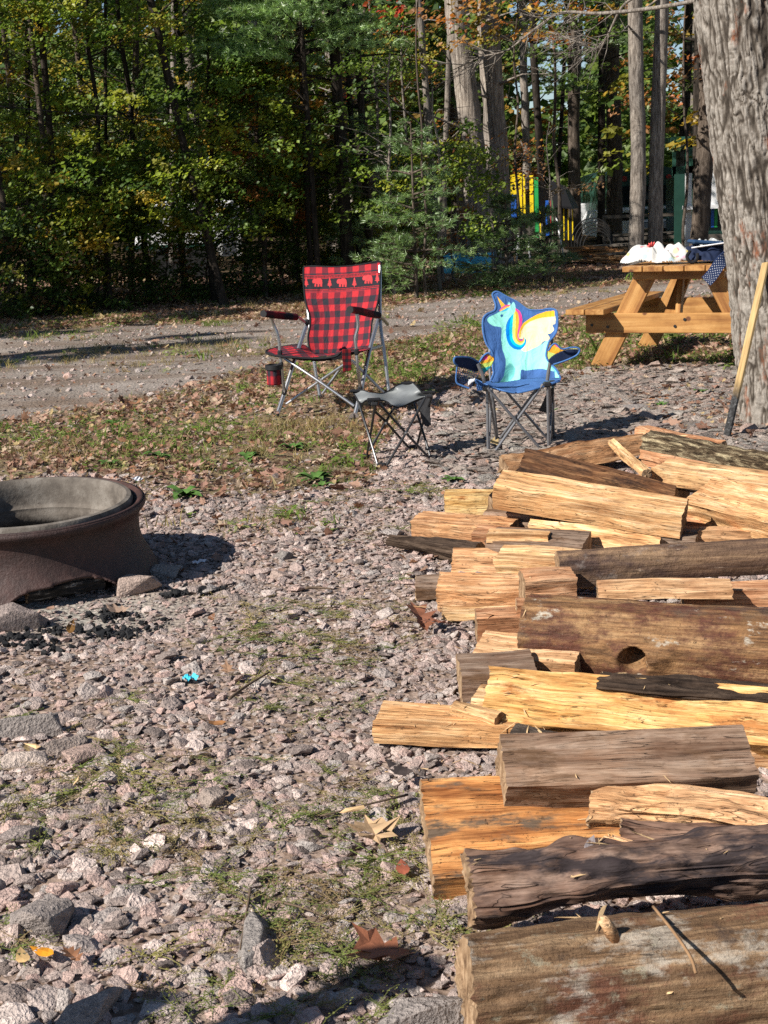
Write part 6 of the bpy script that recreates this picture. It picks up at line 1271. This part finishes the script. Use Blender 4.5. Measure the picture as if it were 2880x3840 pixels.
# ---- trees outside the left of the picture whose shade falls on the wood and the track
OFF = [(-12, 15.0), (-12.4, 17.6), (-15, 13.2), (-15.5, 16), (-18, 12.4), (-14, 18.5), (-12.6, 8.0), (-13, 11.2)]
for k, (x, y) in enumerate(OFF):
    t_ = thing('shade_tree', (x, y, 0), 'tall maple beyond the left edge of the clearing', 'tree', 'tall maples beyond the left edge'); b = MB(); b.tube([[0, 0, -.1], [.1, 0, 5], [0, .1, 9]], [.2, .15, .06], 10); b.build('trunk', BT2, t_)
    n = 3600; a_ = RS.rand(n)*2*PI; q = RS.rand(n)**.5; zc = RS.uniform(1.8, 9.8, n); R_ = (2.3 if k < 6 else 1.2)*np.sqrt(np.clip(1-((zc-5.6)/4.6)**2, 0, 1)); cc0 = np.stack([np.cos(a_)*q*R_, np.sin(a_)*q*R_, zc], 1); cc0 = cc0[fbm(cc0*.7+k*5, 2, 17) > (-.18 if k < 6 else .02)]; n = len(cc0)
    leafcloud('crown', cc0, np.array([0, 0, 1.])+RS.randn(n, 3)*.6, RS.uniform(.18, .34, n), np.array(PAL['green'])[RS.randint(0, 4, n)], LEAF, t_)

# ================================================================== THINGS IN THE BACKGROUND
def bx(b, c, d, m=0, rz=0, rot=None): b.box(c, d, [list(q) for q in (rot or Matrix.Rotation(rz, 3, 'Z'))], m); return b
PW = lambda nm, c_, r=.5: plain(nm, c_, r, .4, 0, .12, 8)
YEL, BLU, GRN, RED, WHT, BLK, DGR = PW('paint_yellow', (.80, .58, .01)), PW('paint_blue', (.015, .10, .45)), PW('paint_green', (.02, .30, .07)), PW('paint_red', (.6, .03, .03)), PW('paint_white', (.72, .72, .72)), PW('black_shingle', (.012, .012, .014)), PW('paint_dark_green', (.02, .06, .045), .35)
GLS = plain('dark_glass', (.01, .013, .015), .08, .6); RUB = plain('black_rubber', (.01, .01, .01), .8); DK = PW('weathered_deck', (.10, .085, .07))
# playhouse: upright coloured boards, black gable roof
ph = W(1990, 900, 29.5); ph[2] = 0; PHt = thing('playhouse', ph, 'brightly painted yellow blue and green playhouse with a black roof', 'playhouse', None, -.12)
sc = 29.5/FPX
def pb(x0, x1, y0, y1, m, nm='wall_board', dy=0.): # board from picture measures at this distance
    p0, p1 = W(x0, y0, 29.5)-ph, W(x1, y1, 29.5)-ph; zt, zb = max(p0[2], p1[2]), min(p0[2], p1[2]); b = MB(); b.box((0, 0, 0), (abs(p1[0]-p0[0])-.01, .04, zt-zb)); o = b.build(nm, m, PHt, False); o.location = ((p0[0]+p1[0])/2, dy, (zt+zb)/2); return o
for x0, x1, y0, y1, m in ((1913, 1938, 655, 730, YEL), (1938, 1960, 650, 808, YEL), (1915, 1938, 730, 818, BLU), (1960, 1972, 655, 800, YEL), (1984, 2002, 658, 800, YEL), (2002, 2022, 665, 900, GRN), (2022, 2030, 790, 900, YEL), (1848, 1858, 740, 830, RED)): pb(x0, x1, y0, y1, m)
pb(1850, 1912, 800, 930, DGR, 'lower_panel', .1)
for x0, x1, m in ((2044, 2060, BLU), (2062, 2067, RED), (2069, 2074, GRN)): pb(x0, x1, 752, 890, m)
for k in range(9): pb(2078+k*8, 2085+k*8, 778, 900, (YEL, BLK)[k % 2] if k else DK, 'wall_board', .0)
b = MB(); p = lambda x, y, d: W(x, y, 29.5+d)-ph
b.add([p(2066, 672, -.25), p(2120, 702, -.25), p(2152, 784, -.25), p(2084, 778, -.25), p(2040, 690, .9), p(2110, 705, .9), p(2150, 780, .9), p(2050, 775, .9)], [[0, 1, 2, 3], [4, 7, 6, 5], [0, 4, 5, 1], [3, 2, 6, 7], [0, 3, 7, 4], [1, 5, 6, 2]]); b.build('roof', BLK, PHt, False)
b = MB(); bx(b, ((p(2000, 660, .8))[0], .9, .75), (1.2, 1.5, 1.3)); b.build('inner_walls', DK, PHt, False)
# white play frame parts in front
b = MB(); q = W(1965, 935, 27); q[2] = 0; b.tube([(-.15, 0, 0), (-.1, 0, .55)], .02, 6).tube([(.12, 0, 0), (.08, 0, .5)], .02, 6).tube([(-.2, 0, .3), (.25, 0, .32)], .018, 6).tube([(-.12, 0, .5), (.12, 0, .5)], .018, 6); tag(b.build('garden_chair', WHT, None, True, None, q), 'white tubular chair frame in front of the playhouse', 'chair')
q = W(1742, 952, 25); q[2] = .0; b = MB(); b.lathe([(.0, .26), (.46, .26), (.47, .34), (.51, .34), (.48, 0)], (0, 0, 0), 28); tag(b.build('paddling_pool', PW('pool_blue', (.06, .42, .62)), None, True, None, q), 'light blue paddling pool behind the slim trunks', 'pool')
# old green bus, seen from behind
bq = W(2425, 800, 40); bq[2] = 0; BU = thing('bus', bq, 'old dark green bus parked behind the trunks, rear end showing', 'bus'); 
b = MB(); prof = [(-1.07, .35), (-1.07, 1.25), (-1.0, 1.55), (-.75, 1.78), (-.35, 1.9), (.35, 1.92), (.75, 1.84), (1.0, 1.62), (1.07, 1.3), (1.07, .35)]
V = [(x, y_, z_*1.0) for y_ in (0, 7) for x, z_ in prof]; n = len(prof); b.add(V, [list(range(n)), list(range(n, 2*n))[::-1]]+[[i, i+n, (i+1) % n+n, (i+1) % n] for i in range(n)]); b.build('body', DGR, BU, False)
for x0, x1 in ((-.95, -.42), (-.38, .38), (.42, .95)): b = MB(); b.box(((x0+x1)/2, -.012, 1.15), (x1-x0, .03, .5)); b.build('window', GLS, BU, False)
LAMP = plain('red_lamp', (.28, .02, .015), .3, .5)
for x in (-.82, -.62, .60, .82): b = MB(); b.tube([(x, .0, 1.60), (x, -.05, 1.60)], .075, 14); b.build('tail_lamp', LAMP, BU)
for z_ in (.80, .45): b = MB(); b.box((0, -.02, z_), (2.12, .04, .07)); b.build('trim_stripe', WHT, BU, False)
b = MB(); b.box((0, -.1, .32), (2.1, .14, .16)); b.build('bumper', PW('bumper_grey', (.35, .35, .35)), BU, False)
for x in (-.75, .75): b = MB(); b.tube([(x-.12, .6, .3), (x+.12, .6, .3)], .3, 18); b.build('wheel', RUB, BU)
# white van behind, trailer, cab, food stand
q = W(2196, 880, 45); q[2] = 0; VN = thing('white_trailer', q, 'small white box trailer far away between the trunks', 'trailer'); b = MB(); b.box((0, 0, .65), (.85, 1.6, .62), None, 0, .04); b.build('body', WHT, VN, False)
b = MB(); b.box((0, -.82, .62), (.6, .02, .42)); b.build('door', PW('trailer_door', (.6, .61, .62)), VN, False)
for x in (-.3, .3): b = MB(); b.tube([(x-.05, 0, .2), (x+.05, 0, .2)], .19, 14); b.build('wheel', RUB, VN)
q = W(2318, 900, 37); q[2] = 0; CA = thing('car', q, 'white car rear with a red lamp half hidden before the bus', 'car'); b = MB(); b.add([(x*s, y_, z_) for y_, s in ((0, 1), (2.8, 1)) for x, z_ in ((-.5, .15), (-.52, .5), (-.4, .8), (.4, .8), (.52, .5), (.5, .15))], [[0, 1, 2, 3, 4, 5], [11, 10, 9, 8, 7, 6]]+[[i, i+6, (i+1) % 6+6, (i+1) % 6] for i in range(6)]); b.build('body', WHT, CA, False)
b = MB(); b.box((0, -.012, .64), (.66, .02, .2)); b.build('rear_window', GLS, CA, False)
for x in (-.42, .42): b = MB(); b.box((x, -.02, .42), (.12, .03, .09)); b.build('tail_lamp', LAMP, CA, False)
for x in (-.38, .38): b = MB(); b.tube([(x-.07, .5, .17), (x+.07, .5, .17)], .17, 14); b.build('wheel', RUB, CA)
q = W(2680, 800, 30); q[2] = 0; SDm = thing('food_stand', q, 'white walled stand with coloured slats beneath beside the big trunk', 'stand'); p = lambda x, y: W(x, y, 30)-q
def sb_(nm, x0, x1, y0, y1, m, d=0, dep=.05): p0, p1 = p(x0, y0), p(x1, y1); b = MB(); b.box(((p0[0]+p1[0])/2, d, (p0[2]+p1[2])/2), (abs(p1[0]-p0[0]), dep, abs(p0[2]-p1[2]))); return b.build(nm, m, SDm, False)
sb_('wall_panel', 2570, 2592, 650, 930, PW('panel_grey', (.6, .6, .6))); sb_('wall_panel', 2628, 2712, 642, 772, WHT, 0, .06); sb_('counter', 2560, 2716, 772, 780, WHT, -.12, .3)
for k, m in enumerate((YEL, BLK, BLU, GRN, BLK, RED)): sb_('slat', 2640+k*13, 2650+k*13, 782, 852, m)
sb_('base_panel', 2560, 2790, 855, 935, DGR, .05); sb_('back_wall', 2575, 2800, 650, 930, DGR, 1.2); sb_('floor_beam', 2590, 2790, 880, 892, DK, -.3, .1)
q = W(2600, 560, 36); q[2] = 0; GCb = thing('green_cab', q, 'dark green cab with open windows raised above the white stand', 'cabin'); p = lambda x, y: W(x, y, 36)-q
def gb_(nm, x0, x1, y0, y1, m, d=0, dep=.06): p0, p1 = p(x0, y0), p(x1, y1); b = MB(); b.box(((p0[0]+p1[0])/2, d, (p0[2]+p1[2])/2), (abs(p1[0]-p0[0]), dep, abs(p0[2]-p1[2]))); return b.build(nm, m, GCb, False)
DG2 = PW('cab_green', (.035, .115, .08)); 
for x0, x1, y0, y1 in ((2520, 2790, 524, 545), (2522, 2534, 545, 660), (2570, 2600, 545, 660), (2640, 2655, 545, 660), (2700, 2720, 545, 660), (2520, 2790, 625, 665)): gb_('frame_panel', x0, x1, y0, y1, DG2)
for x0, x1 in ((2534, 2570), (2600, 2640), (2655, 2700)): gb_('window', x0, x1, 546, 624, GLS, .05, .02)
gb_('lower_body', 2522, 2790, 668, 930, DGR, .3, 1.0); gb_('roof', 2515, 2795, 514, 523, DG2, .6, 1.4)
# lumber heap, deck, hoops
LB = wood('lumber', (.1, .05, .02), (.36, .19, .08), (.5, .3, .14), .3); lh = W(2240, 985, 26); lh[2] = 0; rr = random.Random(9)
Lq = thing('lumber_heap', lh, 'heap of old brown boards left of the picnic table', 'lumber')
for k in range(17):
    b = MB(); L = rr.uniform(.4, 1.0); b.box((0, 0, 0), (L, rr.uniform(.1, .17), .035)); o = b.build('board', LB if k % 4 else DK, Lq, False); o.location = (rr.uniform(-.35, .4), rr.uniform(-.3, .3), .04+k*.019); o.rotation_euler = (rr.uniform(-.15, .15), rr.uniform(-.12, .18), rr.uniform(-.5, .5))
b = MB(); q = W(2240, 940, 28); q[2] = 0
for k in range(5):
    R = .30+.035*k; c0 = np.array([-.02*k, .03*k, R*.95]); a_ = np.linspace(-.4, 3.6, 28); b.tube(np.stack([c0[0]+R*np.cos(a_)*.9, c0[1]+a_*.01, c0[2]*.85+R*np.sin(a_)], 1), .012, 6)
tag(b.build('hose_coil', RUB, None, True, None, q), 'big loops of black hose standing behind the lumber heap', 'hose')
q = W(2420, 930, 33); q[2] = 0; DKt = thing('deck', q, 'dark weathered deck with rails in front of the bus', 'deck')
for k in range(5): b = MB(); b.box((0, k*.16, .30), (2.0, .14, .03)); b.build('deck_board', DK, DKt, False)
for x in (-.95, -.3, .35, .95): b = MB(); b.box((x, -.1, .37), (.06, .06, .74)); b.build('post', DK, DKt, False)
for z_ in (.22, .72): b = MB(); b.box((0, -.15, z_), (2.0, .03, .07)); b.build('rail', DK, DKt, False)
b = MB(); q = W(2105, 950, 26.5); q[2] = 0; b.tube([(.07, 0, 0), (-.07, .1, .85)], .014, 6); tag(b.build('metal_pole', WHT, None, True, None, q), 'thin pale pole leaning below the black playhouse roof', 'pole')
# white camper hidden by the left trees
q = W(700, 880, 27.5); q[2] = 0; CP = thing('camper', q, 'white camper mostly hidden behind the left trees', 'camper', None, .1); b = MB(); b.box((0, 0, .95), (1.9, 2.0, .95), None, 0, .08); b.build('body', PW('camper_white', (.6, .6, .6)), CP, False)
for x in (-.7, .1): b = MB(); b.box((x, -1.01, 1.1), (.5, .03, .32)); b.build('window', GLS, CP, False)
b = MB(); b.box((.8, -1.01, .85), (.42, .03, .9)); b.build('door', PW('camper_door', (.6, .6, .6)), CP, False)
b = MB(); b.box((0, -1.012, .62), (2.2, .02, .06)); b.build('stripe', DGR, CP, False)
for x in (-.4, .2): b = MB(); b.tube([(x, -1.0, .28), (x, -.8, .28)], .27, 18); b.build('wheel', RUB, CP)
# overhead wire across the left wood
b = MB(); P = [W(-40, 395, 17.5), W(500, 445, 18.5), W(900, 475, 19.3), W(1440, 440, 20.5)]; q = P[0].copy(); b.org = q; b.tube(P, .006, 5, 0, True, 6); tag(b.build('overhead_wire', RUB, None, True, None, q), 'thin dark wire strung across the left trees', 'wire')

# ================================================================== PEOPLE beside the photographer (their shadows reach into the picture)
CLO = plain('jacket_cloth', (.12, .14, .2), .9, .1)
def person(x, y, h, rz, label, arms):
    s = h/1.75; J = {'pelvis': (0, 0, .95), 'waist': (0, 0, 1.08), 'chest': (0, .01, 1.3), 'neck': (0, 0, 1.48), 'chin': (0, .02, 1.55), 'head': (0, .02, 1.65), 'crown': (0, 0, 1.73)}
    for k, sg in (('l', -1), ('r', 1)):
        J.update({k+'sh': (sg*.17, 0, 1.42), k+'el': (sg*.25, .0+arms*.08, 1.16), k+'wr': (sg*(.27-.16*arms), .05+arms*.22, .94+arms*.35), k+'ha': (sg*(.27-.2*arms), .07+arms*.26, .86+arms*.45), k+'hip': (sg*.09, 0, .92), k+'kn': (sg*.11, .02, .5), k+'an': (sg*.12, 0, .08), k+'toe': (sg*.14, .16, .03)})
    R_ = dict(pelvis=.13, waist=.12, chest=.14, neck=.06, chin=.07, head=.095, crown=.06); 
    for k in 'lr': R_.update({k+'sh': .065, k+'el': .045, k+'wr': .032, k+'ha': .035, k+'hip': .09, k+'kn': .06, k+'an': .045, k+'toe': .035})
    names = list(J); ix = {n_: i for i, n_ in enumerate(names)}; Eg = [('pelvis', 'waist'), ('waist', 'chest'), ('chest', 'neck'), ('neck', 'chin'), ('chin', 'head'), ('head', 'crown')]
    for k in 'lr': Eg += [('chest', k+'sh'), (k+'sh', k+'el'), (k+'el', k+'wr'), (k+'wr', k+'ha'), ('pelvis', k+'hip'), (k+'hip', k+'kn'), (k+'kn', k+'an'), (k+'an', k+'toe')]
    me = bpy.data.meshes.new('person'); me.from_pydata([tuple(c*s for c in J[n_]) for n_ in names], [(ix[a], ix[b_]) for a, b_ in Eg], []); me.materials.append(CLO)
    o = obj('person', me, None, (x, y, 0)); o.rotation_euler = (0, 0, rz); md = o.modifiers.new('skin', 'SKIN')
    for i, n_ in enumerate(names): sv = me.skin_vertices[0].data[i]; sv.radius = (R_[n_]*s, R_[n_]*s*(.75 if n_ in ('chest', 'waist', 'pelvis') else 1)); sv.use_root = n_ == 'pelvis'
    sd = o.modifiers.new('sub', 'SUBSURF'); sd.levels = sd.render_levels = 2; return tag(o, label, 'person')
lx, ly = -sdir.x/math.hypot(sdir.x, sdir.y), -sdir.y/math.hypot(sdir.x, sdir.y)
def sh_at(px, py, h, z=0): g = G(px, py, z); s_ = (h-z)/math.tan(SUN_EL); return g[0]-lx*s_, g[1]-ly*s_
person(*sh_at(1620, 3620, 1.26), 1.28, .52, 'child in a jacket standing left of the camera', 0)
person(*sh_at(2125, 3790, 1.3, .2), 1.32, .4, 'child standing beside the camera, nearest to the log pile', 0)
person(*sh_at(640, 3760, 1.2), 1.22, .52, 'small child standing furthest left of the camera', 0)
